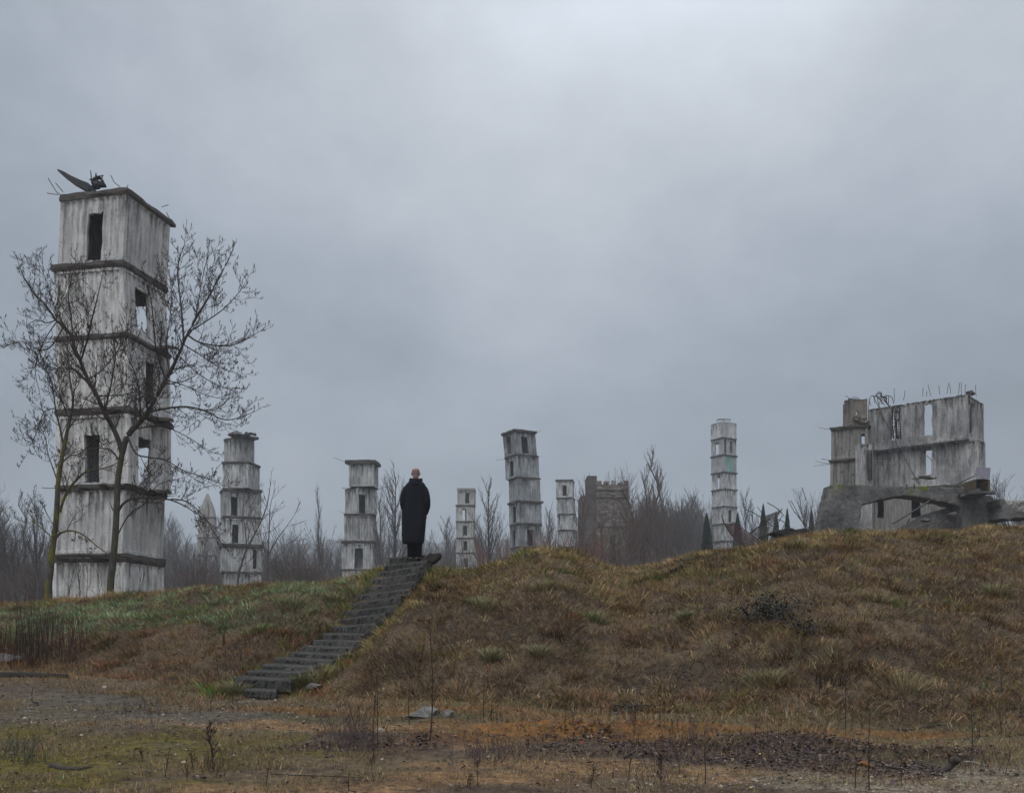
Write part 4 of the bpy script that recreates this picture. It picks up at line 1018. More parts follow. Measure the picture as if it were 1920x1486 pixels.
# curved reinforcement mesh sheets on the crest and a dark slab
def mesh_sheet(name, label, cols, rows_, fn, r, mat):
    """cols x rows_ grid of bars on the curved sheet fn(s,t)->Vector, each bar a part"""
    c = fn(.5, 0.0); root = empty(name, label, 'rebar mesh', c)
    for i in range(cols):
        pts = [fn(i / (cols - 1), t / 8) for t in range(9)]
        rod(root, 'bar', pts, r, mat, tuple(c), 3)
    for j in range(rows_):
        pts = [fn(s / 8, j / (rows_ - 1)) for s in range(9)]
        rod(root, 'bar', pts, r, mat, tuple(c), 3)
    return root
def Z6(x, y, D): return P(1180 + x / 4.953, 760 + y / 4.953, D)
def q_bez(a, b, c, t): return a * (1 - t) ** 2 + b * 2 * t * (1 - t) + c * t * t
def sheet1(s, t):
    low = q_bez(Z6(870, 1050, 36.5), Z6(905, 1210, 36.0), Z6(1080, 1310, 35.0), s)
    hi = q_bez(Z6(965, 1080, 38.5), Z6(1090, 1160, 38.0), Z6(1225, 1268, 36.5), s)
    return low + (hi - low) * t + Vector((0, .5 * math.sin(t * 3.1), -.12 * math.sin(t * 3.1)))
mesh_sheet('rebar_mesh', 'curved sheet of rusty reinforcement mesh lying on the crest right of the slender tower', 26, 12, sheet1, .015, M['rebar_red'])
rod_ = []
def sheet2(s, t):
    low = q_bez(Z6(1190, 1240, 38), Z6(1240, 1180, 38), Z6(1360, 1200, 37), s)
    hi = q_bez(Z6(1270, 1020, 39), Z6(1340, 1000, 39.5), Z6(1420, 965, 39), s)
    return low + (hi - low) * t + Vector((0, .6 * math.sin(t * 3.1), 0))
mesh_sheet('rebar_mesh', 'upright loose reinforcement mesh in front of the small cypresses', 16, 14, sheet2, .011, M['rebar'])
br = empty('bent_rebar_bundle', 'loose bundle of bent rods fanning over the crest beside the dark slab', 'rebar', Z6(1200, 1270, 37))
random.seed(44)
for i, (x0, y0, x1, y1) in enumerate(((870, 1080, 860, 1010), (1080, 965, 1210, 1030), (1280, 900, 1420, 1000), (1210, 1030, 1330, 1120), (1420, 955, 1330, 1090), (1380, 955, 1440, 1030), (1190, 940, 1240, 1010), (1480, 880, 1540, 1000), (1540, 990, 1620, 1100), (1500, 880, 1590, 1060), (1330, 1040, 1480, 1110), (1440, 1100, 1400, 1200), (1310, 1240, 1420, 1020), (1100, 1200, 1270, 1080), (1600, 760, 1640, 880), (1120, 1190, 1330, 1040))):
    rod(br, 'rod', [Z6(x0, y0, 38), Z6((x0 + x1) / 2 + random.uniform(-8, 8), (y0 + y1) / 2 - 8, 37.8), Z6(x1, y1, 37.6)], .016, M['rebar'], tuple(br.location))
rough_slab('dark_slab', [(1446, 998), (1458, 993), (1480, 989), (1492, 992), (1507, 989), (1527, 996), (1530, 1003), (1512, 1004), (1500, 1012), (1480, 1012), (1470, 1004)], 33.0, .8, simple('black_slab', (.030, .028, .027), .95, .6, 8, bump=.8), vox=.045, disp=.04, label='flat dark slab lying on the crest left of the ruin', cat='slab')

# low dark broken wall behind the bank
lw = empty('low_wall', 'low dark broken wall in the distance behind the left bank', 'wall', P(555, 1085, 80)); random.seed(3)
for i, (x0, x1, y0, y1) in enumerate(((516, 535, 1066, 1069), (540, 560, 1066, 1069), (562, 586, 1066, 1069), (515, 519, 1069, 1100), (533, 536, 1069, 1100), (553, 556, 1069, 1100), (570, 573, 1069, 1100), (583, 588, 1067, 1100), (509, 513, 1059, 1100))):
    mb = MB(); px_box(mb, x0, x1, y0, y1, 80, .5, .03); mb.build('beam' if y1 < 1080 else 'post', M['slab'], lw, origin=tuple(lw.location))

# ------------------------------------------------------------------ trees
def norm3(d):
    l = math.sqrt(d[0] ** 2 + d[1] ** 2 + d[2] ** 2) or 1.0; return (d[0] / l, d[1] / l, d[2] / l)
def side_dir(d, ang):
    """direction at angle ang from d, random azimuth"""
    v = Vector(d); r = Vector((random.gauss(0, 1), random.gauss(0, 1), random.gauss(0, 1)))
    r = (r - v * r.dot(v)).normalized()
    return v * math.cos(ang) + r * math.sin(ang)
def grow(mb, p, d, L, r, lvl, q, bud=None):
    """recursive branch; q: dict(seg, wob, up, ang, sp, ratio, minr, maxlvl)"""
    seg = q['seg'] if lvl < q['maxlvl'] else q['seg'] * .8
    n = max(2, int(L / seg)); st = L / n
    pts = [tuple(p)]; dirs = [d]; d = Vector(d); p = Vector(p)
    for i in range(n):
        d = (d + Vector((random.gauss(0, q['wob']), random.gauss(0, q['wob']), random.gauss(0, q['wob']) + q['up'] * (1 if lvl < q['maxlvl'] else 1.6)))).normalized()
        p = p + d * st; pts.append(tuple(p)); dirs.append(d.copy())
    rad = [max(q['minr'], r * (1 - .72 * i / n)) for i in range(n + 1)]
    mb.tube(pts, rad, 3 if r < q.get('r3', .03) else (4 if r < .06 else 6), cap=False)
    if lvl >= q['maxlvl']:
        if bud is not None:
            for k in range(q.get('nb', 3)):
                t = random.choice(range(max(1, n - 2), n + 1)); bp = Vector(pts[t])
                bd_ = (Vector((random.gauss(0, .45), random.gauss(0, .45), 1.0)) + dirs[t] * .5).normalized()
                bl = random.uniform(.06, .11); bw = q.get('bw', .011)
                bud.tube([bp, bp + bd_ * bl * .45, bp + bd_ * bl], [.004, bw, .002], 3, cap=False)
        return
    s = L * q.get('start', .2)
    while s < L:
        t = s / L; i = min(n - 1, int(t * n)); f = t * n - i
        a = Vector(pts[i]); b = Vector(pts[i + 1]); bp = a + (b - a) * f
        cd = side_dir(dirs[i + 1], q['ang'] * random.uniform(.7, 1.25))
        cl = L * q['ratio'] * random.uniform(.6, 1.25) * (1 - .55 * t)
        grow(mb, bp, cd, max(q.get('minL', .15), cl), max(q['minr'], rad[i] * .55), lvl + 1, q, bud)
        s += q['sp'][min(lvl, len(q['sp']) - 1)] * random.uniform(.6, 1.5)

def spline(pts, rad, k=4):
    out, ro = [], []
    for i in range(len(pts) - 1):
        p0 = pts[max(0, i - 1)]; p1 = pts[i]; p2 = pts[i + 1]; p3 = pts[min(len(pts) - 1, i + 2)]
        for j in range(k):
            t = j / k
            out.append(tuple(.5 * ((2 * p1) + (p2 - p0) * t + (2 * p0 - 5 * p1 + 4 * p2 - p3) * t * t + (3 * p1 - p0 - 3 * p2 + p3) * t ** 3)))
            ro.append(rad[i] + (rad[i + 1] - rad[i]) * t)
    out.append(tuple(pts[-1])); ro.append(rad[-1]); return out, ro

def near_tree(name, label, D, limbs, mats, q, seed, depthj=1.0):
    """limbs: list of (points px, r0, r1, spawn?, material index, depth drift)"""
    random.seed(seed)
    base = P(limbs[0][0][0][0], HY, D); base.z = gz(base.x, D)
    root = empty(name, label, 'tree', base); org = tuple(base)
    trunk = MB(); limbm = MB(); tw = MB(); bud = MB()
    for li, (pp, r0, r1, spawn, mi, drift) in enumerate(limbs):
        n = len(pp); pts = []
        for i, pt in enumerate(pp):
            D0 = pt[2] if len(pt) > 2 else D
            pts.append(P(pt[0], pt[1], D0 + drift * (i / max(1, n - 1)) ** 1.3))
        if li == 0: pts.insert(0, Vector((pts[0].x - .03, pts[0].y, base.z - .3)))
        m = len(pts); rad = [r0 + (r1 - r0) * (i / (m - 1)) for i in range(m)]
        if li == 0: rad[0] = r0 * 1.35
        sp, sr = spline(pts, rad)
        (trunk if mi == 0 else limbm).tube(sp, sr, 8 if r0 > .05 else 5, cap=False)
        if spawn:
            step = spawn; acc = 0; L = sum((Vector(sp[i + 1]) - Vector(sp[i])).length for i in range(len(sp) - 1)); done = 0
            nxt = L * .12
            for i in range(len(sp) - 1):
                a = Vector(sp[i]); b = Vector(sp[i + 1]); l = (b - a).length
                while done + l > nxt:
                    t = nxt / L; bp = a + (b - a) * ((nxt - done) / l)
                    dd = (b - a).normalized(); cd = side_dir(dd, R(random.uniform(32, 62)))
                    cl = random.uniform(.7, 1.5) * (1.15 - .6 * t) * q.get('cl', 1.0)
                    grow(tw, bp, cd, cl, min(.022, sr[i] * .5), 1, q, bud)
                    nxt += step * random.uniform(.5, 1.5)
                done += l
            dd = (Vector(sp[-1]) - Vector(sp[-2])).normalized()
            grow(tw, sp[-1], dd, .7 * q.get('cl', 1), sr[-1], 1, q, bud)
    trunk.build('trunk', mats[0], root, True, org); limbm.build('limb', mats[1], root, True, org)
    c = tw.build('crown', M['twig'], root, False, org); bud.build('bud', M['twig'], c, False, org)
    tag(bpy.data.objects[c.name].children[0], kind='stuff') if c.children else None
    return root
qn = dict(seg=.14, wob=.07, up=.10, ang=R(36), sp=[.21, .155, .13], ratio=.46, minr=.0042, maxlvl=3, r3=.03, start=.18, minL=.13, nb=3, bw=.008, cl=.80)
TA = [([(207, 1104), (211, 1060), (214, 1030), (217, 990), (219, 950), (221, 900), (226, 868), (229, 850)], .105, .075, 0, 0, 0),
      ([(229, 850), (222, 825), (210, 798), (195, 772), (182, 742), (165, 712), (152, 680), (141, 655), (133, 628), (120, 612), (105, 600), (85, 571), (62, 548), (45, 520)], .075, .014, .22, 1, -1.2),
      ([(229, 850), (236, 825), (247, 806), (263, 790), (279, 770), (295, 740), (311, 712), (325, 685), (337, 660), (347, 636), (367, 597), (393, 554), (415, 512), (428, 488)], .085, .014, .20, 1, .8),
      ([(279, 772), (307, 766), (347, 762), (382, 769), (415, 785), (440, 785), (466, 776)], .032, .010, .20, 1, -1.0),
      ([(345, 640), (342, 600), (338, 560), (333, 510), (338, 480), (346, 458)], .032, .010, .18, 1, 1.2),
      ([(352, 628), (370, 640), (393, 646), (425, 648), (450, 642), (476, 628)], .028, .009, .18, 1, -.8),
      ([(311, 712), (300, 680), (292, 650), (288, 610), (284, 570), (276, 535)], .028, .009, .20, 1, -1.4),
      ([(140, 655), (136, 620), (133, 590), (128, 556), (133, 525), (140, 500)], .028, .010, .18, 1, 1.0),
      ([(150, 680), (163, 640), (172, 600), (182, 560), (190, 525)], .030, .009, .20, 1, -1.5),
      ([(105, 600), (88, 605), (70, 600), (55, 606)], .018, .008, .2, 1, .6),
      ([(120, 612), (95, 650), (70, 655), (40, 640), (14, 648)], .024, .008, .2, 1, -.6),
      ([(182, 742), (150, 700), (128, 690), (100, 690), (75, 672)], .028, .008, .2, 1, .7),
      ([(195, 772), (205, 735), (212, 700), (216, 660), (212, 630)], .028, .009, .2, 1, -1.0),
      ([(263, 790), (262, 745), (255, 705), (240, 670)], .028, .009, .2, 1, -1.6),
      ([(222, 958), (232, 943), (250, 934), (280, 933), (312, 935), (340, 945), (370, 963), (400, 985)], .038, .010, .26, 1, -1.2),
      ([(240, 820), (255, 850), (280, 857), (310, 862), (340, 880), (370, 890), (410, 905)], .026, .008, .2, 1, -1.0),
      ([(222, 1000), (235, 975), (250, 958), (275, 940), (290, 915), (305, 905), (345, 895)], .02, .007, .3, 1, -1.3),
      ([(214, 958), (209, 950), (206, 940)], .02, .008, 0, 1, 0),
      ([(226, 868), (210, 845), (190, 840), (160, 842), (135, 850)], .024, .008, .25, 1, -.9),
      ([(320, 935), (350, 940), (380, 965), (405, 1003), (425, 1030)], .02, .007, .28, 1, .9),
      ([(247, 806), (275, 800), (310, 800), (350, 818), (385, 840)], .024, .008, .2, 1, 1.4),
      ([(367, 597), (373, 560), (380, 520), (388, 485), (391, 470)], .016, .007, .17, 1, .7),
      ([(354, 622), (385, 603), (418, 580), (445, 552), (458, 533)], .020, .007, .17, 1, -.6),
      ([(343, 645), (380, 668), (415, 690), (446, 700)], .018, .007, .18, 1, .9),
      ([(334, 665), (365, 695), (400, 718), (430, 730)], .018, .007, .18, 1, -1.0),
      ([(311, 712), (345, 722), (385, 740), (420, 748)], .018, .007, .18, 1, 1.2),
      ([(318, 700), (312, 650), (318, 600), (322, 560), (318, 520)], .018, .007, .17, 1, -.9),
      ([(107, 602), (82, 640), (66, 690), (74, 735)], .016, .007, .18, 1, .8),
      ([(118, 610), (100, 570), (88, 530), (72, 490)], .016, .007, .17, 1, 1.0),
      ([(165, 712), (195, 690), (225, 650), (240, 610)], .018, .007, .18, 1, -1.2),
      ([(182, 742), (225, 740), (262, 735), (300, 745)], .018, .007, .18, 1, -1.4)]
near_tree('bare_tree', 'large forked bare tree with dark trunk in front of the tallest tower', 26.0, TA, (M['bark_moss2'], M['bark_dark']), qn, 101)
TB = [([(90, 1114), (94, 1075), (97, 1040), (101, 1010), (105, 975), (107, 940), (109, 905), (114, 870), (120, 838), (126, 808)], .105, .05, 0, 0, 0),
      ([(126, 808), (133, 780), (137, 750), (132, 715), (128, 680), (126, 640)], .05, .010, .2, 1, 1.0),
      ([(120, 838), (112, 800), (104, 765), (98, 720), (86, 690), (72, 655)], .03, .008, .2, 1, -.8),
      ([(112, 960), (120, 935), (130, 915), (145, 898), (160, 885), (180, 880), (200, 876), (215, 870)], .045, .014, .3, 0, -.9),
      ([(104, 1010), (112, 1000), (125, 995), (142, 996), (160, 1005), (180, 1022), (205, 1040)], .035, .014, .4, 0, -1.0),
      ([(98, 1008), (85, 995), (70, 983), (55, 963), (48, 952)], .02, .008, .25, 0, .5),
      ([(114, 870), (130, 855), (150, 850), (170, 830), (190, 815)], .025, .008, .22, 1, -.8),
      ([(126, 808), (145, 780), (160, 750), (175, 735)], .022, .008, .2, 1, .9),
      ([(109, 905), (100, 880), (90, 850), (85, 820), (75, 800)], .022, .008, .2, 1, .9),
      ([(104, 765), (85, 770), (75, 790), (60, 830), (46, 835)], .018, .007, .2, 1, .9)]
near_tree('bare_tree', 'slimmer bare tree with yellow mossy trunk at the left corner of the tallest tower', 27.0, TB, (M['bark_moss'], M['bark_moss2']), qn, 202)
# young trees in front of towers 2 and 3
q2 = dict(qn); q2.update(minr=.010, bw=.02, nb=1, sp=[.4, .4, .4], maxlvl=2, cl=1.6, seg=.3)
near_tree('young_tree', 'thin curved sapling in front of the grey tower with rubble on top', 60.0,
          [([(446, 1084), (452, 1060), (462, 1030), (478, 1000), (490, 975), (498, 955), (503, 935), (506, 915)], .09, .02, .7, 0, 0),
           ([(462, 1030), (460, 990), (455, 960), (458, 935)], .04, .015, .6, 1, -1),
           ([(478, 1000), (470, 960), (480, 930)], .03, .015, .6, 1, 1)], (M['far_bark'], M['far_bark']), q2, 303)
near_tree('young_tree', 'small spreading bare tree just right of the grey tower with rubble on top', 62.0,
          [([(500, 1090), (501, 1060), (503, 1030)], .11, .07, 0, 0, 0),
           ([(503, 1030), (505, 990), (506, 955), (511, 930)], .05, .015, .6, 1, 0), ([(501, 1045), (490, 1010), (484, 980)], .04, .012, .6, 1, 1),
           ([(503, 1040), (520, 1010), (535, 990), (552, 965)], .045, .012, .6, 1, -1), ([(502, 1055), (525, 1040), (540, 1020), (553, 1010)], .03, .012, .6, 1, 1)], (M['far_bark'], M['far_bark']), q2, 304)
near_tree('young_tree', 'small bare tree right of the slim poplar, left of the flat roofed tower', 70.0,
          [([(606, 1090), (604, 1060), (602, 1040)], .09, .05, 0, 0, 0), ([(602, 1040), (592, 1020), (584, 1005)], .03, .012, .6, 1, 0),
           ([(604, 1060), (615, 1035), (622, 1010)], .03, .012, .6, 1, 0), ([(604, 1050), (598, 1030), (594, 1020)], .03, .012, .6, 1, 0)], (M['far_bark'], M['far_bark']), q2, 305)

# ---- tree prototypes for the background (unit: metres)
def proto(kind, seed):
    random.seed(seed); tr = MB(); cr = MB()
    if kind == 'poplar':
        H = 16.0; pts = [Vector((random.gauss(0, .08) * i, random.gauss(0, .08) * i, H * i / 8)) for i in range(9)]
        tr.tube([tuple(p) for p in pts], [.20 * (1 - i / 9.2) + .02 for i in range(9)], 5, cap=False)
        q = dict(seg=.8, wob=.05, up=.10, ang=R(20), sp=[.5, .35, .4], ratio=.42, minr=.014, maxlvl=2, r3=.2, start=.12, minL=.6)
        z = 1.5
        while z < H * .97:
            t = z / H; i = min(7, int(t * 8)); p = pts[i] + (pts[i + 1] - pts[i]) * (t * 8 - i)
            d = side_dir((0, 0, 1), R(random.uniform(13, 30)))
            grow(cr, p, d, (4.6 * min(1, t * 3 + .4) * (1 - t) ** .75 + .5) * random.uniform(.7, 1.1), .045, 1, q)
            z += random.uniform(.16, .34)
    elif kind == 'spread':
        H = 13.0; tr.tube([(0, 0, 0), (.1, 0, 2), (0, .1, 4)], [.24, .19, .16], 6, cap=False)
        q = dict(seg=.8, wob=.07, up=.09, ang=R(30), sp=[.75, .5, .4], ratio=.5, minr=.013, maxlvl=3, r3=.2, start=.2, minL=.5)
        for k in range(7):
            d = side_dir((0, 0, 1), R(random.uniform(8, 34)))
            grow(cr, (0, 0, random.uniform(2.2, 4.0)), d, random.uniform(6.5, 9.5), .12, 1, q)
    elif kind == 'vase':
        H = 14.0; tr.tube([(0, 0, 0), (.1, 0, 3), (.05, .1, 6), (0.1, 0, 9), (0, 0, 12.5)], [.22, .18, .13, .08, .03], 6, cap=False)
        q = dict(seg=.8, wob=.05, up=.10, ang=R(26), sp=[.6, .42, .4], ratio=.45, minr=.013, maxlvl=3, r3=.2, start=.15, minL=.5)
        z = 2.4
        while z < 12.3:
            d = side_dir((0, 0, 1), R(random.uniform(24, 42)))
            grow(cr, (.05, 0, z), d, (5.6 * (1 - (z / 15.5) ** 1.5)) * random.uniform(.75, 1.1), .06, 1, q); z += random.uniform(.25, .5)
    elif kind == 'bush':
        q = dict(seg=.6, wob=.07, up=.05, ang=R(26), sp=[.4, .35, .4], ratio=.5, minr=.012, maxlvl=2, r3=.2, start=.15, minL=.5)
        tr.tube([(0, 0, 0), (0, 0, .5)], [.1, .08], 5, cap=False)
        for k in range(26):
            d = side_dir((0, 0, 1), R(random.uniform(3, 38)))
            grow(cr, (random.gauss(0, .5), random.gauss(0, .5), 0), d, random.uniform(3.0, 5.2), .04, 1, q)
    elif kind == 'cypress':
        tr.tube([(0, 0, 0), (0, 0, 5.6)], [.12, .03], 5, cap=False)
        for k in range(3600):
            t = random.random() ** .8; zz = .25 + t * 5.9
            w = .78 * (1 - t) ** .8 * (min(1, t * 9 + .55)) + .03
            a = random.uniform(0, 6.283); rr = w * (random.random() ** .35) * (1 + .12 * math.sin(a * 5 + zz * 3))
            x, y = rr * math.cos(a), rr * math.sin(a); s = random.uniform(.06, .14)
            b = len(cr.v); an = random.uniform(0, 3.14)
            cr.v += [(x - s * .3 * math.cos(an), y - s * .3 * math.sin(an), zz), (x + s * .3 * math.cos(an), y + s * .3 * math.sin(an), zz), (x * 1.05, y * 1.05, zz + s * 2.2)]
            cr.f.append((b, b + 1, b + 2))
    def me(mbx, nm):
        m = bpy.data.meshes.new(nm); m.from_pydata(mbx.v, [], mbx.f); m.update(); return m
    return me(tr, kind + '_trunk'), me(cr, kind + '_crown')
PR = {}
for kind, n in (('poplar', 3), ('spread', 3), ('vase', 3), ('bush', 3), ('cypress', 1)):
    PR[kind] = [proto(kind, 400 + i * 7 + len(kind)) for i in range(n)]
def mat_mesh(pair, mats):
    out = []
    for me, m in zip(pair, mats):
        key = me.name + '|' + m.name
        if key not in MC:
            c = me.copy(); c.materials.clear(); c.materials.append(m); MC[key] = c
        out.append(MC[key])
    return out
MC = {}
HT = {'poplar': 16.9, 'spread': 13.0, 'vase': 14.2, 'bush': 5.0, 'cypress': 6.2}
def far_tree(kind, px, py_top, D, label, name=None, group=None, mats=None, wide=1.0, var=None, cat='tree'):
    x = (px - 960) / FP * D; zg = gz(x, D)
    h = EYE + (HY - py_top) / FP * D - zg
    s = max(.1, h / HT[kind])
    pr = PR[kind][(var if var is not None else random.randrange(99)) % len(PR[kind])]
    m = mats or (M['far_bark'], M['far_twig'])
    tr, cr = mat_mesh(pr, m)
    name = name or {'poplar': 'poplar_tree', 'spread': 'bare_tree', 'vase': 'bare_tree', 'bush': 'bare_shrub', 'cypress': 'cypress_tree'}[kind]
    root = empty(name, label, cat, (x, D, zg - .1), group, random.uniform(0, 6.28))
    root.scale = (s * wide, s * wide, s)
    o = bpy.data.objects.new('trunk', tr); link(o, root); o = bpy.data.objects.new('crown', cr); link(o, root)
    return root
random.seed(77)
far_tree('poplar', 597, 900, 100, 'slim upright poplar standing alone between the rubble topped tower and the flat roofed tower', wide=.62, var=0)
far_tree('vase', 742, 858, 88, 'tall pale bare tree directly behind the man', wide=.85, var=0)
far_tree('poplar', 1246, 862, 98, 'third tall poplar on the right of the tallest one', wide=.9, var=2, mats=(M['far_bark'], M['far_brown']))
far_tree('poplar', 1218, 850, 104, 'second tall poplar leaning into the tallest one', wide=1.0, var=1, mats=(M['far_bark'], M['far_brown']))
far_tree('vase', 712, 905, 80, 'lower bare tree squeezed between the flat roofed tower and the man', wide=.6, var=1)
far_tree('vase', 917, 886, 85, 'bare tree between the slim white tower and the leaning tower', wide=.85, var=2)
far_tree('poplar', 838, 962, 130, 'short narrow poplar left of the slim white tower', wide=.8, var=1)
far_tree('poplar', 866, 1000, 135, 'small faint poplar at the foot of the slim white tower', wide=.8, var=2)
far_tree('poplar', 806, 985, 140, 'small faint poplar just right of the man', wide=.8, var=0)
far_tree('poplar', 1233, 826, 100, 'tallest poplar shaped bare tree right of the brick tower', wide=1.05, var=0, mats=(M['far_bark'], M['far_brown']))
far_tree('vase', 1105, 878, 112, 'bare tree rising behind the left part of the brick tower', wide=.9, var=1, mats=(M['far_bark'], M['far_brown']))
far_tree('spread', 1165, 885, 120, 'bare tree behind the battlements of the brick tower', wide=.8, var=1, mats=(M['far_bark'], M['far_brown']))
far_tree('spread', 1195, 905, 85, 'dense dark bare tree right next to the brick tower', wide=.95, var=2, mats=(M['far_bark'], M['far_brown']))
far_tree('vase', 1092, 915, 88, 'dark bare tree in front of the left side of the brick tower', wide=.8, var=2, mats=(M['far_bark'], M['far_brown']))
far_tree('vase', 1128, 940, 84, 'thin bare tree in front of the brick tower', wide=.8, var=0, mats=(M['far_bark'], M['far_brown']))
far_tree('spread', 1172, 940, 80, 'low twiggy tree in front of the right edge of the brick tower', wide=.9, var=0, mats=(M['far_bark'], M['far_brown']))
far_tree('spread', 1275, 945, 105, 'mid height bare tree right of the tallest poplar shape', wide=.8, var=1)
far_tree('spread', 1300, 955, 115, 'rounded bare tree left of the nearest cypress', wide=.8, var=2)
far_tree('vase', 1397, 903, 95, 'pale bare tree just right of the slender tower', wide=.6, var=1)
far_tree('vase', 1412, 935, 110, 'faint bare tree behind the rebar meshes', wide=.7, var=2)
far_tree('spread', 1515, 915, 60, 'wiry bare bush tree against the left foot of the arch', wide=.8, var=0)
far_tree('vase', 1532, 930, 75, 'thin bare tree touching the left foot of the arch', wide=.6, var=0)
far_tree('vase', 1030, 935, 120, 'faint bare tree just right of the leaning tower', wide=.7, var=0)
far_tree('vase', 1868, 872, 90, 'thin bare tree above the right end of the ruin', wide=.45, var=1)
far_tree('spread', 1895, 905, 110, 'hazy rounded tree at the right edge', wide=1.2, var=2)
far_tree('spread', 1925, 895, 120, 'hazy tree cut by the right edge of the picture', wide=1.2, var=0)
far_tree('poplar', 45, 908, 78, 'upright poplar left of the mossy tree', wide=.7, var=1)
far_tree('poplar', 8, 935, 85, 'upright poplar at the left edge', wide=.7, var=2)
far_tree('spread', 72, 935, 70, 'dark twiggy tree beside the mossy tree', wide=.8, var=0)
far_tree('spread', 25, 975, 66, 'low dark bare tree at the left edge', wide=.9, var=1)
far_tree('poplar', 384, 930, 175, 'faint poplar behind the tapering misty tower', wide=.9, var=0)
for i, (px, top, D) in enumerate(((1325, 963, 82), (1431, 946, 72), (1383, 964, 95), (1455, 962, 90), (1476, 954, 80), (1522, 956, 80))):
    far_tree('cypress', px, top, D, ('dark cypress left of the slender tower', 'largest dark cypress behind the rebar meshes', 'faint cypress against the foot of the slender tower', 'small pale cypress right of the largest one', 'small cypress above the dark slab', 'cypress nearest to the left foot of the arch')[i], group='cypress trees', mats=(M['far_bark'], M['cypress']), wide=(1.0, .8, .9, .85, .75, .85)[i])
for i, (px, top, D) in enumerate(((1050, 1000, 75), (1085, 1010, 72), (1025, 1015, 78), (1110, 1010, 74), (1140, 1010, 74))):
    far_tree('bush', px, top, D, 'reddish bare shrub in front of the short grey tower and brick tower', 'reddish_shrub', 'reddish shrubs', (M['far_bark'], M['far_red'] if i < 3 else M['far_brown']), 1.2, cat='shrub')
far_tree('bush', 948, 1012, 80, 'reddish orange shrub left of the foot of the leaning tower', 'reddish_shrub', None, (M['far_bark'], M['far_red']), 1.2, cat='shrub')
far_tree('bush', 1370, 1010, 60, 'reddish brown shrub below the slender tower', 'reddish_shrub', None, (M['far_bark'], M['far_brown']), 1.3, cat='shrub')
# treeline in depth
tl = 0
lab = {'poplar': 'thin upright poplar in the misty treeline behind the towers', 'spread': 'rounded bare tree in the misty treeline behind the towers', 'vase': 'tall bare tree in the misty treeline behind the towers'}
for i in range(190):
    px = random.uniform(-60, 1560) if i < 140 else random.uniform(1150, 1330)
    D = random.uniform(115, 240)
    if any(a - 14 < px < b + 14 for a, b in ((855, 893), (1042, 1078), (1332, 1382))): D = random.uniform(165, 240)
    base = 975 + 18 * math.sin(px * .013) + 10 * math.sin(px * .041)
    if px < 120: base -= 25; D = random.uniform(80, 150)
    if 1060 < px < 1330: base -= 38
    top = base + random.uniform(-14, 50)
    kind = random.choice(('poplar', 'spread', 'vase', 'vase'))
    far_tree(kind, px, top, D, lab[kind], group='trees of the misty treeline: ' + kind + (' shape'), wide=random.uniform(.8, 1.2) if kind != 'poplar' else .9)
for i in range(120):
    px = random.uniform(-40, 1560); D = random.uniform(62, 120)
    if any(a - 16 < px < b + 12 for a, b in ((95, 310), (414, 492), (640, 710), (855, 893), (945, 1016), (1332, 1382))): D = random.uniform(160, 190)
    far_tree('bush', px, random.uniform(1030, 1075) - (15 if px < 100 or 1100 < px < 1330 else 0), D, 'grey brown bare shrub in the thicket below the towers', group='shrubs of the thicket', mats=(M['far_bark'], random.choice((M['far_twig'], M['far_brown']))), wide=1.3, cat='shrub')
# far thicket: mass of stems
def thicket():
    random.seed(9); mb = MB()
    for i in range(7500):
        D = random.uniform(100, 300); px = random.uniform(-150, 1600); x = (px - 960) / FP * D
        zg_ = .9 + min(D - 30, 260) * .05
        h = random.uniform(2.5, 6.0) * (.7 + .6 * vn(px / 70.0))
        lx, ly = random.gauss(0, .06), random.gauss(0, .06)
        mb.tube([(x, D, zg_ - .5), (x + lx * h, D + ly * h, zg_ + h)], [.05, .02], 3, cap=False)
        for k in range(3):
            t = random.uniform(.25, .85); a = random.uniform(0, 6.28); l = h * .3 * random.uniform(.5, 1)
            p = (x + lx * h * t, D + ly * h * t, zg_ + h * t)
            mb.tube([p, (p[0] + math.cos(a) * l * .4, p[1] + math.sin(a) * l * .4, p[2] + l)], [.025, .015], 3, cap=False)
    o = mb.build('thicket', M['far_twig']); tag(o, 'grey mass of distant bare woodland stems behind the towers', 'woodland', kind='stuff')
def vn(t): return float(vnoise(np.array([t]), np.array([.5]), 3)[0])
thicket()

# ------------------------------------------------------------------ stairs
random.seed(21)
st = empty('concrete_staircase', 'dark worn concrete steps climbing the grassy mound to where the man stands', 'stairs', tuple(SC[0]))
oS = tuple(st.location)
def step_block(L_, R_, back, drop, jit=.018):
    """one tread block from left top nosing to right top nosing, worn and chipped edge"""
    mb = MB(); n = 24
    for k in range(n + 1):
        t = k / n; p = L_ + (R_ - L_) * t
        w = random.uniform(-jit, jit)
        f = Vector((0, -1, 0))
        w2 = random.uniform(-jit, jit)
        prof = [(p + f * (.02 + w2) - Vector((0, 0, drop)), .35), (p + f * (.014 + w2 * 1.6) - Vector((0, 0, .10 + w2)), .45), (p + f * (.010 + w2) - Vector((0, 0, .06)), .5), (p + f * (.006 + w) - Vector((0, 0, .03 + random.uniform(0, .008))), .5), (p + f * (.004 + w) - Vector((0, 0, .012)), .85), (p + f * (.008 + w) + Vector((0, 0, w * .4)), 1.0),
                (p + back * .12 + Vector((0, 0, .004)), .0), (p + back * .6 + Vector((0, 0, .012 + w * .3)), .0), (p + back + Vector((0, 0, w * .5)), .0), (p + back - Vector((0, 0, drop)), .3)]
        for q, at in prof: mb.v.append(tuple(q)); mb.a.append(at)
    m = 10
    for k in range(n):
        for j in range(m):
            j2 = (j + 1) % m; mb.f.append((k * m + j, k * m + m + j, k * m + m + j2, k * m + j2))
    mb.f.append(tuple(range(m))); mb.f.append(tuple(n * m + j for j in range(m - 1, -1, -1)))
    return mb
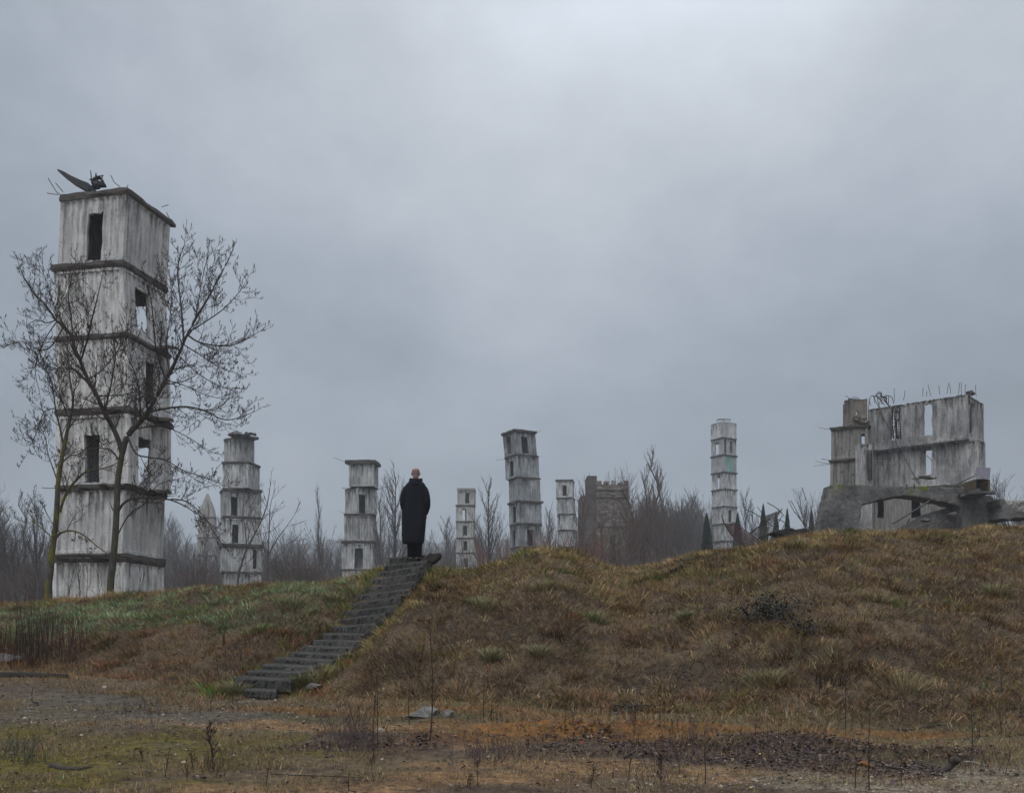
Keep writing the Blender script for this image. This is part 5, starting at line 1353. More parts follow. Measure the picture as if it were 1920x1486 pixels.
for i in range(NST):
    nx_ = (SL[i + 1] + SR[i + 1]) / 2 - (SL[i] + SR[i]) / 2 if i < NST - 1 else Vector((.05, .45, 0))
    back = Vector((nx_.x, nx_.y, 0)); back = back.normalized() * max(.34, back.length + .10)
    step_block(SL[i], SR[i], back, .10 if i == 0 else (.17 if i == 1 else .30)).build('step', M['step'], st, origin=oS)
# top platform piece and the lump at right
L_, R_ = P(729, 1045, 19.05), P(795, 1040, 18.9)
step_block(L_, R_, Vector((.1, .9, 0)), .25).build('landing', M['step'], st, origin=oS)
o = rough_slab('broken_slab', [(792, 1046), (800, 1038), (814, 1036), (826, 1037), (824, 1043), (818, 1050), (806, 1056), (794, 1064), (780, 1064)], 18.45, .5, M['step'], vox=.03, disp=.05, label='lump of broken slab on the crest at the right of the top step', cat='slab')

# ------------------------------------------------------------------ grass
rng = np.random.default_rng(5)
def blades(pos, dirn, length, width, colr, rng, droop=0.45):
    """pos (N,3); dirn (N,3) growing direction; returns verts, faces(tri), colours ; 2 segments -> 3 triangles"""
    N = len(pos)
    az = rng.uniform(0, 2 * np.pi, N); side = np.stack([np.cos(az), np.sin(az), np.zeros(N)], -1)
    w = width[:, None] * .5 * side
    mid = pos + dirn * (length * .55)[:, None]
    out = dirn.copy(); out[:, 2] = 0
    tip = mid + (dirn * (1 - droop) + out * droop * 1.1 + np.array([0, 0, -.25 * droop])) * (length * .5)[:, None]
    v = np.stack([pos - w, pos + w, mid + w * .75, mid - w * .75, tip], 1).reshape(-1, 3)
    b = (np.arange(N) * 5)[:, None]
    f = np.concatenate([b + [0, 1, 2], b + [0, 2, 3], b + [3, 2, 4]], 0)
    c = np.repeat(colr, 5, 0)
    return v, f, c
PAL = {'straw': (.235, .185, .115), 'tan': (.165, .127, .080), 'brown': (.108, .078, .050), 'red': (.120, .066, .042), 'olive': (.105, .100, .040),
       'green': (.062, .105, .030), 'pale': (.125, .19, .125), 'dark': (.045, .032, .022), 'bluegreen': (.055, .095, .060), 'grey': (.13, .115, .10), 'purple': (.065, .045, .048)}
PN = list(PAL); PC = np.array([PAL[k] for k in PN]) * np.array([1.98, 1.82, 1.46])
def weights(x, y):
    px, t = zone_masks(x, y)
    W = np.full((len(x), len(PN)), .02)
    def add(k, w): W[:, PN.index(k)] += w
    n1 = fbm(x / 1.1, y / 1.1, 301, 4); n2 = fbm(x / 2.0, y / 2.0, 311, 3); n3 = fbm(x / .6, y / .6, 321, 3)
    left = 1 - sstep(560, 760, px); right = 1 - left
    # right mound
    add('tan', right * .9); add('brown', right * (.9 + 1.6 * sstep(.5, .7, n1))); add('straw', right * (.35 + .5 * sstep(.45, .7, n3)))
    add('olive', right * (.25 + 1.8 * sstep(.50, .66, n2) * (.3 + .7 * sstep(.55, 1.0, t)) + .9 * sstep(.75, .95, t) * (1 - sstep(1150, 1500, px))))
    add('red', right * (.12 + .6 * sstep(.55, .7, 1 - n2))); add('dark', right * (.5 + .4 * sstep(.55, .7, 1 - n1))); add('green', right * (1.6 * sstep(.66, .72, n3) * (1 - .6 * sstep(1300, 1600, px)) + .03))
    low = right * (1 - sstep(.15, .55, t)); add('brown', low * 1.3); add('red', low * .8); add('dark', low * .4); add('straw', right * .9 * sstep(.6, 1.0, t))
    # left bank
    gband = sstep(.22, .40, t + (n1 - .5) * .5) * (1 - .75 * sstep(.62, .95, t + (n1 - .5) * .6))
    add('pale', left * 4.5 * gband * sstep(.40, .58, n2 + .10)); add('bluegreen', left * 1.6 * gband); add('olive', left * (.7 + .6 * gband))
    add('red', left * (1.9 * (1 - gband) + .15)); add('brown', left * 1.1); add('tan', left * 1.0 * sstep(.5, .9, t)); add('dark', left * .5 * (1 - gband)); add('green', left * .35 * sstep(.6, .7, n3))
    W /= W.sum(1, keepdims=True); return W, t, px
def tufts(N, xr, yr, cond, rng, per, Lr, Wr, spread, lean, wfun=weights, flatb=False, wide=.5):
    y = np.sqrt(rng.uniform(yr[0] ** 2, yr[1] ** 2, N)); x = rng.uniform(-1, 1, N) * (.60 * y + wide)
    k = cond(x, y); x, y = x[k], y[k]
    W, t, px = wfun(x, y)
    ci = (rng.random(len(x))[:, None] > np.cumsum(W, 1)).sum(1).clip(0, len(PN) - 1)
    tc_ = PC[ci] * rng.uniform(.75, 1.3, (len(x), 1))
    big = rng.uniform(.65, 1.25, len(x)) * np.where(ci == PN.index('green'), 1.0, 1.0)
    n = per
    X = np.repeat(x, n); Y = np.repeat(y, n); B = np.repeat(big, n); Cc = np.repeat(tc_, n, 0)
    # downhill lean
    e = .3
    gx = (terrain(x + e, y, False) - terrain(x - e, y, False)) / (2 * e); gy = (terrain(x, y + e, False) - terrain(x, y - e, False)) / (2 * e)
    gx = np.repeat(gx, n); gy = np.repeat(gy, n)
    la = np.repeat(rng.normal(0, .30, (len(x), 2)), n, 0)
    a = rng.uniform(0, 2 * np.pi, len(X)); r = np.sqrt(rng.random(len(X))) * spread * B
    ox, oy = np.cos(a) * r, np.sin(a) * r
    PX, PY = X + ox, Y + oy; PZ = terrain(PX, PY) - .02
    d = np.stack([ox / spread * .75 + la[:, 0] - gx * lean + rng.normal(0, .3, len(X)), oy / spread * .75 + la[:, 1] - gy * lean + rng.normal(0, .3, len(X)), np.full(len(X), .75)], -1)
    d /= np.linalg.norm(d, axis=1, keepdims=True)
    L = rng.uniform(*Lr, len(X)) * B; Wd = rng.uniform(*Wr, len(X))
    cc = Cc * rng.uniform(.7, 1.35, (len(X), 1)) * (1 + rng.normal(0, .06, (len(X), 3)))
    if flatb:
        az = rng.uniform(0, 2 * np.pi, len(X)); side = np.stack([np.cos(az), np.sin(az), np.zeros(len(X))], -1) * Wd[:, None] * .6
        p0 = np.stack([PX, PY, PZ], -1); v = np.stack([p0 - side, p0 + side, p0 + d * L[:, None] * .85], 1).reshape(-1, 3)
        return v, np.arange(len(X) * 3).reshape(-1, 3), np.repeat(np.clip(cc, .01, .6), 3, 0)
    return blades(np.stack([PX, PY, PZ], -1), d, L, Wd, np.clip(cc, .01, .6), rng)
def on_mound(x, y):
    px, t = zone_masks(x, y); return (t > -.03) & (y < 31) & (t < 1.45 + 1.0 * (px > 1480)) & (stair_dist(x, y) > .50)
parts_ = []
parts_.append(tufts(27000, None, (11, 30), on_mound, rng, 20, (.08, .20), (.006, .010), .15, 1.6, wide=2.2))
def big_t(x, y): return on_mound(x, y) & (fbm(x / .9, y / .9, 455, 2) > .45)
parts_.append(tufts(1550, None, (11.5, 27), big_t, rng, 90, (.14, .28), (.006, .010), .20, 1.8))
# broken edge of the meadow running out over the flat
def fringe(x, y):
    px, t = zone_masks(x, y); return (t > -.35) & (t < .06) & (fbm(x / .8, y / .8, 401, 3) > .46 - .2 * (t + .2)) & (stair_dist(x, y) > .5)
def wfr(x, y):
    W, t, px = weights(x, y); W = W * .35; W[:, PN.index('brown')] += .3; W[:, PN.index('red')] += .14; W[:, PN.index('grey')] += .12; W[:, PN.index('dark')] += .1; return W, t, px
parts_.append(tufts(6500, None, (9, 17), fringe, rng, 14, (.06, .20), (.004, .008), .13, .6, wfr))
# tufts beside the steps
def by_stairs(x, y):
    d = stair_dist(x, y); return (d > .44) & (d < .80) & (y > 13.0)
def wgreen(x, y):
    W, t, px = weights(x, y); W = W * .45; W[:, PN.index('green')] += .22; W[:, PN.index('olive')] += .33; return W, t, px
parts_.append(tufts(9000, None, (13, 19.5), by_stairs, rng, 20, (.14, .30), (.006, .010), .10, .8, wgreen))
def join(parts):
    vs, fs, cs, o = [], [], [], 0
    for v, f, c in parts: vs.append(v); fs.append(f + o); cs.append(c); o += len(v)
    return np.concatenate(vs), np.concatenate(fs), np.concatenate(cs)
v, f, c = join(parts_)
gr = np_mesh('grass', v, f, M['grass'], False, c); tag(gr, 'long dry brown and olive grass matted over the mound and bank', 'grass', kind='stuff')
# sparse low scrub on the flat foreground
def flat(x, y):
    px, t = zone_masks(x, y); return (t < .02) & (fbm(x / .55, y / .35, 411, 4) > .52)
def wflat(x, y):
    px, t = zone_masks(x, y); W = np.full((len(x), len(PN)), .02)
    n2 = fbm(x / 1.4, y / 1.4, 421, 3); lit = np.zeros(len(x))
    for q in ((1180, 1400, 2.2, .55), (1380, 1410, 1.8, .5), (700, 1400, 1.6, .5), (900, 1400, 1.2, .4)): lit = np.maximum(lit, blob(x, y, *q))
    def add(k, w): W[:, PN.index(k)] += w
    add('grey', .6 + .6 * (px < 500)); add('brown', .9); add('purple', .5 + 1.2 * lit); add('dark', .5); add('tan', .9); add('straw', .35); add('olive', .6 * sstep(.5, .65, n2)); add('bluegreen', .25 * sstep(.5, .65, n2)); add('red', .35)
    W /= W.sum(1, keepdims=True); return W, t, px
p1 = tufts(44000, None, (6.6, 15), flat, rng, 12, (.03, .11), (.003, .006), .11, 0, wflat, True)
v, f, c = join([p1])
sc_ = np_mesh('ground_scrub', v, f, M['grass'], False, c); tag(sc_, 'sparse low dead weeds and moss tufts on the bare foreground', 'weeds', kind='stuff')

# leaf litter, dark curled leaves on the flat
def leaves():   # drifts
    qs = ((1250, 1402, 1.1, .4), (1390, 1412, 1.3, .5), (1480, 1428, 1.1, .5), (690, 1402, .5, .2), (1560, 1400, 1.0, .4), (1080, 1385, .6, .2))
    N = 150000; y = np.sqrt(rng.uniform(6.8 ** 2, 13 ** 2, N)); x = rng.uniform(-1, 1, N) * (.56 * y + .5)
    m = np.zeros(N)
    for i, q in enumerate(qs): m = np.maximum(m, blob(x, y, *q, seed=50 + i))
    k = rng.random(N) < np.maximum(m ** 1.2 * .6, .035); x, y = x[k], y[k]; n = len(x)
    zz = terrain(x, y) + rng.uniform(.004, .03, n)
    a = rng.uniform(0, 6.28, n); s = rng.gamma(4, .0030, n) + .003; ti = rng.normal(0, .28, n); tj = rng.normal(0, .28, n)
    ex = np.stack([np.cos(a), np.sin(a), ti], -1) * s[:, None]; ey = np.stack([-np.sin(a), np.cos(a), tj], -1) * (s * .6)[:, None]
    c0 = np.stack([x, y, zz], -1); lift = np.array([0, 0, 1]) * (s * rng.uniform(.1, .5, n))[:, None]
    v = np.stack([c0 - ex, c0 + ey + lift, c0 + ex, c0 - ey + lift], 1).reshape(-1, 3)
    b = (np.arange(n) * 4)[:, None]; f = np.concatenate([b + [0, 1, 2], b + [0, 2, 3]], 0)
    base = np.where(rng.random((n, 1)) < .80, C(.062, .045, .048), C(.17, .125, .10)); r_ = rng.random((n, 1))
    base = np.where(r_ > .996, C(.30, .05, .02), base); base = np.where((r_ < .004), C(.45, .35, .12), base)
    c = np.repeat(base * rng.uniform(.6, 1.4, (n, 1)), 4, 0)
    o = np_mesh('leaf_litter', v, f, M['grass'], False, c); tag(o, 'dark purplish fallen leaves lying over the sandy foreground', 'leaves', kind='stuff')
leaves()
# gravel and small stones
def gravel():
    N = 26000; y = np.sqrt(rng.uniform(6.6 ** 2, 14 ** 2, N)); x = rng.uniform(-1, 1, N) * (.56 * y + .5)
    m = np.full(N, .06)
    for i, q in enumerate(((1800, 1475, 1.7, .6), (1920, 1465, 1.6, .7), (1650, 1480, 1.2, .35), (300, 1350, 2.0, .8), (150, 1340, 2.0, .8), (1300, 1462, .9, .3), (560, 1370, 1.2, .4), (1050, 1440, .9, .3))):
        m = np.maximum(m, blob(x, y, *q, seed=70 + i) * (.9 if i < 3 else .3))
    px, t = zone_masks(x, y)
    k = (rng.random(N) < m) & (t < .02); x, y = x[k], y[k]; n = len(x)
    zz = terrain(x, y); s = rng.gamma(2.0, .0035, n) + .003
    base = np.array([(1, 0, 0), (-1, 0, 0), (0, 1, 0), (0, -1, 0), (0, 0, 1), (0, 0, -1)], float)
    P_ = base[None] * rng.uniform(.6, 1.3, (n, 6, 1)) * s[:, None, None] * np.array([1.2, 1.0, .65]); P_ += np.stack([x, y, zz + s * .2], -1)[:, None]
    fa = np.array([(0, 2, 4), (2, 1, 4), (1, 3, 4), (3, 0, 4), (2, 0, 5), (1, 2, 5), (3, 1, 5), (0, 3, 5)])
    f = ((np.arange(n) * 6)[:, None, None] + fa[None]).reshape(-1, 3)
    c = np.repeat(np.clip(C(.30, .25, .20) * rng.uniform(.45, 1.5, (n, 1)), 0, .6), 6, 0)
    o = np_mesh('gravel', P_.reshape(-1, 3), f, M['grass'], False, c); tag(o, 'pale gravel and stone chips scattered over the foreground', 'gravel', kind='stuff')
gravel()

# standing dry weeds, individuals
random.seed(66)
def weed(px, py_base, h_px, label, name='dry_weed', group=None, lean=0.0, branches=0, thick=.0055, head=False, mat=None):
    x, y = gpoint(px, py_base); zb = gz(x, y); H = h_px / FP * y
    root = empty(name, label, 'weed', (x, y, zb - .02), group); org = (x, y, zb - .02)
    mb = MB(); n = 7; pts = []
    wx, wy = random.gauss(0, .02), random.gauss(0, .02)
    for i in range(n + 1):
        t = i / n; pts.append((x + lean * H * t + wx * math.sin(t * 4) * H, y + wy * t * H, zb - .02 + H * t))
    mb.tube(pts, [thick * (1 - .55 * i / n) for i in range(n + 1)], 5, cap=False)
    mb.build('stem', mat or M['stem'], root, origin=org)
    if branches:
        tb = MB()
        for k in range(branches):
            i = random.randint(2, n - 1); p = Vector(pts[i]); d = side_dir((lean, 0, 1), R(random.uniform(25, 60)))
            L = H * random.uniform(.1, .26); q = p + d * L * .5 + Vector((0, 0, .02)); tb.tube([tuple(p), tuple(q), tuple(q + (d + Vector((0, 0, .5))).normalized() * L * .5)], [thick * .5, thick * .4, thick * .3], 3, cap=False)
            for j in range(3):
                e = q + Vector((random.gauss(0, .02), random.gauss(0, .02), random.uniform(.0, .05))); tb.tube([tuple(q), tuple(e)], [thick * .3, thick * .5], 3, cap=False)
        tag(tb.build('side_twig', mat or M['stem'], root, origin=org), kind='stuff')
    if head:
        hb = MB(); p = Vector(pts[-1]); hb.tube([tuple(p - Vector((0, 0, H * .28))), tuple(p - Vector((0, 0, H * .15))), tuple(p)], [thick, thick * 2.6, thick * .8], 5, cap=False); hb.build('seed_head', mat or M['stem'], root, origin=org)
    return root
weed(806, 1392, 232, 'tallest dead stalk in the foreground, standing right of centre bottom of the stairs', thick=.008, branches=3, lean=.01)
weed(768, 1360, 105, 'thin dead stalk just left of the tallest stalk', branches=3)
weed(702, 1430, 170, 'dead stalk left of the tallest one with a kinked foot', branches=4, lean=.015, thick=.006)
weed(708, 1398, 110, 'second of a pair of close dead stalks in front of the steps', branches=2)
weed(676, 1392, 75, 'slanting dead stalk leaning left in front of the mound foot', lean=-.32, branches=1)
weed(413, 1288, 88, 'dead stalk leaning left beside the bottom step', lean=-.12, branches=2)
weed(422, 1288, 105, 'dark stalk with a long seed head beside the bottom step', head=True)
weed(1586, 1375, 110, 'dead stalk at the right part of the flat, darkest there', branches=3)
weed(1822, 1415, 90, 'dead stalk near the right edge of the flat', branches=2)
weed(654, 1486, 40, 'short dead stalk at the bottom edge left of centre')
weed(1630, 1486, 150, 'thin stalk at the bottom edge right of centre', branches=1)
weed(1605, 1480, 60, 'short bottom edge stalk left of the thin one', branches=2)
weed(1322, 1475, 70, 'stalk at the bottom between the sandy patches', branches=3)
weed(1240, 1480, 66, 'tuft like weed at the bottom on the sandy patch', branches=12)
weed(908, 1352, 90, 'faint stalk at the mound foot in the middle', branches=2)
weed(1060, 1380, 60, 'short stalk in front of the orange soil', branches=2)
weed(400, 1440, 85, 'broken branchy twig plant in the left foreground', branches=14, thick=.008, lean=-.12)
weed(1880, 1300, 100, 'tall stalk on the mound near the right edge', branches=4)
for i in range(44):
    px = random.uniform(20, 1900); py = random.uniform(1310, 1480)
    weed(px, py, random.uniform(22, 60), 'small dead weed on the bare foreground', 'small_weed', 'small dead weeds of the foreground', random.gauss(0, .12), random.randint(2, 7), .004)
# reddish reeds at the left edge
def reed_clump(label, px0, px1, py, h, n, seed, mat):
    random.seed(seed); x, y = gpoint((px0 + px1) / 2, py); root = empty('reed_clump', label, 'reeds', (x, y, gz(x, y)))
    mb = MB()
    for i in range(n):
        p = random.gauss((px0 + px1) / 2, (px1 - px0) / 4); yy = y + random.gauss(0, .45); xx = (p - 960) / FP * yy; zz = gz(xx, yy)
        H = h / FP * y * random.uniform(.35, 1.05); l1, l2 = random.gauss(0, .08), random.gauss(0, .08)
        mb.tube([(xx, yy, zz - .02), (xx + l1 * H * .5, yy + l2 * H * .5, zz + H * .55), (xx + l1 * H * 1.3, yy + l2 * H, zz + H)], [.005, .004, .002], 3, cap=False)
    o = mb.build('stem', mat, root, origin=tuple(root.location)); tag(o, kind='stuff')
reed_clump('dense clump of dark upright reeds at the foot of the left bank', 15, 115, 1232, 105, 170, 1, M['stem'])
reed_clump('smaller reddish reed clump right of the dense one', 110, 165, 1222, 75, 70, 2, simple('red_stem', (.09, .04, .032), .95, .3, 9))
reed_clump('low red brown reeds at the left edge', -30, 30, 1235, 60, 130, 3, simple('russet_stem', (.10, .045, .028), .95, .3, 9))
def brush(label, px0, px1, py, h, n, seed, mat):
    x, y = gpoint((px0 + px1) / 2, py); root = empty('brush', label, 'brush', (x, y, gz(x, y))); random.seed(seed); mb = MB()
    q = dict(seg=.05, wob=.13, up=.05, ang=R(38), sp=[.06, .05], ratio=.42, minr=.0014, maxlvl=2, r3=.5, start=.15, minL=.04)
    for i in range(n):
        p = random.gauss((px0 + px1) / 2, (px1 - px0) / 4); yy = y + random.gauss(0, .28); xx = (p - 960) / FP * yy
        grow(mb, (xx, yy, gz(xx, yy) - .01), side_dir((0, 0, 1), R(random.uniform(0, 35))), h / FP * y * random.uniform(.3, 1.0), .003, 1, q)
    o = mb.build('twig', mat, root, origin=tuple(root.location)); tag(o, kind='stuff')
pst = simple('purple_stem', (.085, .062, .062), .95, .3, 9)
brush('purplish fine brush in front of the steps, the largest', 590, 720, 1405, 80, 75, 4, pst)
brush('purplish fine brush right of the grey rock', 850, 985, 1420, 50, 60, 5, pst)
brush('fine brush at the bottom edge near the centre', 1180, 1290, 1468, 45, 26, 6, pst)
brush('grey green fine brush at the left edge of the mossy soil', -10, 75, 1425, 60, 50, 7, simple('grey_stem', (.075, .08, .06), .95, .3, 9))
brush('brown fine brush around the broken twig plant', 360, 440, 1440, 50, 40, 8, simple('brown_stem', (.09, .062, .045), .95, .3, 9))
brush('fine brush beside the orange bank, right of centre', 1250, 1330, 1395, 60, 40, 9, pst)
brush('grey brush at the bottom right corner', 1780, 1900, 1440, 35, 40, 10, simple('grey_stem2', (.07, .068, .055), .95, .3, 9))
brush('low brush on the grey flat at the left', 150, 330, 1335, 32, 60, 11, pst)
# thin saplings at the foot of the big tower
random.seed(52)
for i, px in enumerate((118, 135, 148, 150, 166, 182, 195, 243, 262)):
    x = (px - 960) / FP * 24.5; zb = gz(x, 24.5); H = (HY - 1110 + random.uniform(25, 70)) / FP * 24.5 + EYE - zb
    root = empty('sapling', 'thin leafless sapling in front of the foot of the tallest tower', 'sapling', (x, 24.5, zb), 'saplings at the foot of the tallest tower')
    mb = MB(); q = dict(seg=.2, wob=.05, up=.05, ang=R(28), sp=[.25, .2], ratio=.35, minr=.005, maxlvl=2, r3=.03, start=.3, minL=.2); grow(mb, (x, 24.5, zb), (random.gauss(0, .12), 0, 1), H, .014, 1, q); mb.build('stem', M['twig'], root, origin=(x, 24.5, zb))

# dark bramble plants on the mound
def bramble(label, px, py, w, h, n, seed):
    rr = np.random.default_rng(seed); x, y = gpoint(px, py); root = empty('bramble', label, 'plant', (x, y, gz(x, y)))
    X = rr.normal(x, w / 2, n); Y = rr.normal(y, w / 2.2, n); Z = terrain(X, Y) + rr.uniform(.03, h, n)
    a = rr.uniform(0, 6.28, n); s = rr.uniform(.012, .028, n)
    ex = np.stack([np.cos(a), np.sin(a), rr.normal(0, .6, n)], -1) * s[:, None]; ey = np.stack([-np.sin(a), np.cos(a), rr.normal(0, .6, n)], -1) * (s * .6)[:, None]
    c0 = np.stack([X, Y, Z], -1) - np.array(root.location); v = np.stack([c0 - ex, c0 + ey, c0 + ex, c0 - ey], 1).reshape(-1, 3)
    f = (np.arange(n * 4)).reshape(-1, 4); o = np_mesh('leaf', v, f, M['ivy'], False, None, root); tag(o, kind='stuff')
    mb = MB(); random.seed(seed)
    for i in range(14):
        xx, yy = random.gauss(x, w / 2), random.gauss(y, w / 2.4); zz = gz(xx, yy)
        mb.tube([(xx, yy, zz), (xx + random.gauss(0, .1), yy - .05, zz + h * .8), (xx + random.gauss(0, .2), yy - .1, zz + h)], [.006, .005, .003], 3, cap=False)
    tag(mb.build('cane', M['stem'], root, origin=tuple(root.location)), kind='stuff')
bramble('dark leafy bramble in the middle of the mound face, the largest', 1440, 1165, .50, .28, 1300, 1)
bramble('small dark bramble lower right of the largest one', 1508, 1185, .25, .16, 260, 2)
bramble('dark leaves on the crest left of the cypress', 1300, 1056, .25, .10, 160, 3)
bramble('dark bramble right of the middle, below the crest dip', 1262, 1080, .28, .10, 200, 4)
bramble('small dark plant below the bramble at the mound foot', 1180, 1335, .3, .1, 160, 5)

# bigger grass hummocks, individuals: bright green tussocks
rr = np.random.default_rng(8)
def tussock(label, px, py, R_, col, L=.30, n=360):
    R_ *= rr.uniform(.55, 1.1)
    x, y = gpoint(px, py); root_loc = np.array([x, y, gz(x, y)])
    a = rr.uniform(0, 6.28, n); r = np.sqrt(rr.random(n)) * R_
    X = x + np.cos(a) * r; Y = y + np.sin(a) * r; Z = terrain(X, Y) - .01
    d = np.stack([np.cos(a) * r / R_ * 1.1 + rr.normal(0, .2, n), np.sin(a) * r / R_ * 1.1 + rr.normal(0, .2, n), np.full(n, .9)], -1); d /= np.linalg.norm(d, axis=1, keepdims=True)
    c = np.array(col) * rr.uniform(.6, 1.4, (n, 1)); dead = rr.random(n) < .5; c[dead] = np.array(PAL['straw']) * rr.uniform(.7, 1.5, (dead.sum(), 1))
    v, f, cc = blades(np.stack([X, Y, Z], -1) - root_loc, d, rr.uniform(.5, 1, n) * L, rr.uniform(.005, .010, n), c, rr, .5)
    o = np_mesh('grass_tussock', v, f, M['grass'], False, cc); o.location = root_loc; tag(o, label, 'grass tussock')
G1, G2, G3 = (.11, .165, .055), (.17, .19, .095), (.21, .18, .09)
for (lb, px, py, R_, col) in (
        ('green tussock below the crest in the middle of the mound face', 1112, 1160, .24, G1), ('bright green tussock left of centre on the mound', 903, 1138, .22, G1),
        ('pale tussock beside the middle of the stairs on the left', 548, 1135, .26, G2), ('green tussock at the bottom right of the stairs', 565, 1283, .20, G1),
        ('green tussock at the right edge of the middle steps', 655, 1240, .18, G1), ('greenish tussock low on the right mound', 1437, 1275, .32, G2),
        ('green tussock on the crest right of the hump', 1082, 1040, .22, G3), ('small green tussock on the right mound face', 1283, 1160, .14, G1),
        ('bright green patch at the crest below the arch', 1590, 1003, .22, (.09, .14, .02)), ('green tussock on the left bank beside the steps', 626, 1130, .18, G1),
        ('green tussock hiding the right end of the lowest step', 572, 1284, .24, G1), ('olive tussock at the right of the second step', 598, 1272, .2, G3), ('green tussock in front of the lowest step on the left', 440, 1296, .16, G2),
        ('small green tussock right of the lower steps', 920, 1245, .14, G2), ('pale tussock in the middle of the lower mound', 1010, 1235, .16, G2),
        ('large straw tussock near the right part of the mound foot', 1690, 1285, .32, G3), ('green tussock above the lower steps on the left', 484, 1175, .18, G1),
        ('green tussock at the far right of the mound face', 1865, 1110, .2, G2), ('straw tussock on the slope below the hump', 1015, 1105, .26, G3),
        ('olive tussock at the crest dip', 1160, 1052, .16, G2), ('mid slope olive tussock right of the bramble', 1640, 1130, .2, G3)):
    tussock(lb, px, py, R_, col)

# ------------------------------------------------------------------ loose things on the ground
random.seed(14)
def lying(name, label, cat, pts, r, mat, lift=.02, sides=6):
    ps_ = []
    for (px, py) in pts:
        x, y = gpoint(px, py); ps_.append(Vector((x, y, gz(x, y) + lift)))
    mb = MB(); sp, sr = spline(ps_, [r * (1 - .6 * i / (len(ps_) - 1)) for i in range(len(ps_))], 4); mb.tube(sp, sr, sides)
    o = mb.build(name, mat, None, True, origin=tuple(ps_[0])); tag(o, label, cat); return o
o = None
xb, yb_ = gpoint(1745, 1450)
pts = [P(x, y, yb_ + dy) for x, y, dy in ((1796, 1422, -.05), (1786, 1432, 0), (1775, 1440, 0), (1760, 1447, 0), (1740, 1450, 0), (1715, 1448, .05), (1690, 1441, .1), (1665, 1436, .15), (1640, 1434, .2))]
mb = MB(); sp, sr = spline(pts, [.030, .028, .026, .024, .022, .018, .014, .010, .006]); mb.tube(sp, sr, 6)
o = mb.build('fallen_branch', M['bark_dark'], None, True, origin=tuple(pts[4])); tag(o, 'dark curved fallen branch with an upturned end, right foreground', 'branch')
lying('fallen_twig', 'thin dark bent twig lying above the fallen branch', 'branch', ((1682, 1372), (1705, 1374), (1740, 1368), (1768, 1366), (1782, 1374)), .012, M['bark_dark'])
lying('fallen_twig', 'pale peeled stick right of the fallen branch', 'branch', ((1808, 1436), (1825, 1439), (1838, 1441)), .010, M['stone'])
lying('fallen_twig', 'long thin stick lying on the mossy soil right of the brush', 'branch', ((1345, 1380), (1400, 1379), (1460, 1372)), .012, M['twig'])
lying('fallen_twig', 'grey stick crossing the leaf litter', 'branch', ((1170, 1425), (1210, 1403), (1250, 1388)), .012, M['twig'])
lying('fallen_twig', 'thin dark twig lying at the bottom left of centre', 'branch', ((508, 1456), (550, 1460), (620, 1462), (680, 1468)), .008, M['bark_dark'])
lying('timber_beam', 'long dark weathered timber lying on the flat at the left edge', 'beam', ((-20, 1270), (60, 1270), (128, 1272)), .09, simple('old_timber', (.035, .032, .03), .95, .5, 8, vec=(.2, 1, 1)), .02, 6)
lying('bark_piece', 'dark flat piece of bark in the mossy left foreground', 'bark', ((98, 1436), (120, 1440), (150, 1441), (172, 1437)), .035, M['bark_dark'], .005)
def rock(label, px, py, s, seed, mat=None, name='rock'):
    x, y = gpoint(px, py); z_ = gz(x, y); o = chunk(name, None, None, (0, 0, 0), s, mat or M['rubble'], seed, 3); o.location = (x, y, z_ + s[2] * .35)
    t = bpy.data.textures.get('rough'); d = o.modifiers.new('d', 'DISPLACE'); d.texture = t; d.strength = min(s) * .5; o.rotation_euler = (0, 0, seed)
    tag(o, label, 'rock')
rock('grey concrete lump in the middle foreground behind the tall stalks', 790, 1345, (.28, .2, .09), 1, M['rock'])
rock('smaller grey lump right of the concrete lump', 838, 1345, (.14, .12, .06), 2, M['rock'])
rock('broken pale block at the foot of the steps', 588, 1290, (.14, .12, .06), 3, M['rock'])
rock('tilted dark slab end sticking in at the left edge above the timber', 8, 1240, (.35, .3, .11), 4)
rock('small brown stone left of the concrete lump', 712, 1372, (.06, .05, .04), 5, M['stone'])
rock('dark flat stone on the flat in the middle', 1155, 1336, (.10, .07, .025), 6)
rock('small pale stone near the bottom edge', 1415, 1470, (.03, .03, .02), 7, M['stone'])
rock('pale stone on the left flat beside the reeds', 195, 1288, (.05, .04, .03), 8, M['stone'])
rock('ochre clod beside the fallen branch tip', 1620, 1440, (.10, .08, .05), 9, simple('ochre_clod', (.16, .08, .03), .95, .4, 9))

# ------------------------------------------------------------------ the man
def ring_loft(mb, rings, n=24, fold=None, cap0=True, cap1=True):
    """rings: (cx, cy, z, hw, hd); fold(angle, i) -> radial factor"""
    b = len(mb.v)
    for i, (cx, cy, z_, hw, hd) in enumerate(rings):
        for k in range(n):
            a = 2 * math.pi * k / n; f_ = fold(a, z_) if fold else 1.0
            ex = 2.4; ca, sa = math.cos(a), math.sin(a)
            rx = math.copysign(abs(ca) ** (2 / ex), ca); ry = math.copysign(abs(sa) ** (2 / ex), sa)
            mb.v.append((cx + hw * rx * f_, cy + hd * ry * f_, z_))
    for i in range(len(rings) - 1):
        for k in range(n):
            k2 = (k + 1) % n; mb.f.append((b + i * n + k, b + i * n + k2, b + (i + 1) * n + k2, b + (i + 1) * n + k))
    if cap0: mb.f.append(tuple(b + k for k in range(n - 1, -1, -1)))
    if cap1: mb.f.append(tuple(b + (len(rings) - 1) * n + k for k in range(n)))
DM = 18.62
foot = P(779, 1049.5, DM)
man = empty('person', 'bald man in long black hooded coat standing atop the steps, hands in his pockets', 'person', foot)
oM = (0, 0, 0)
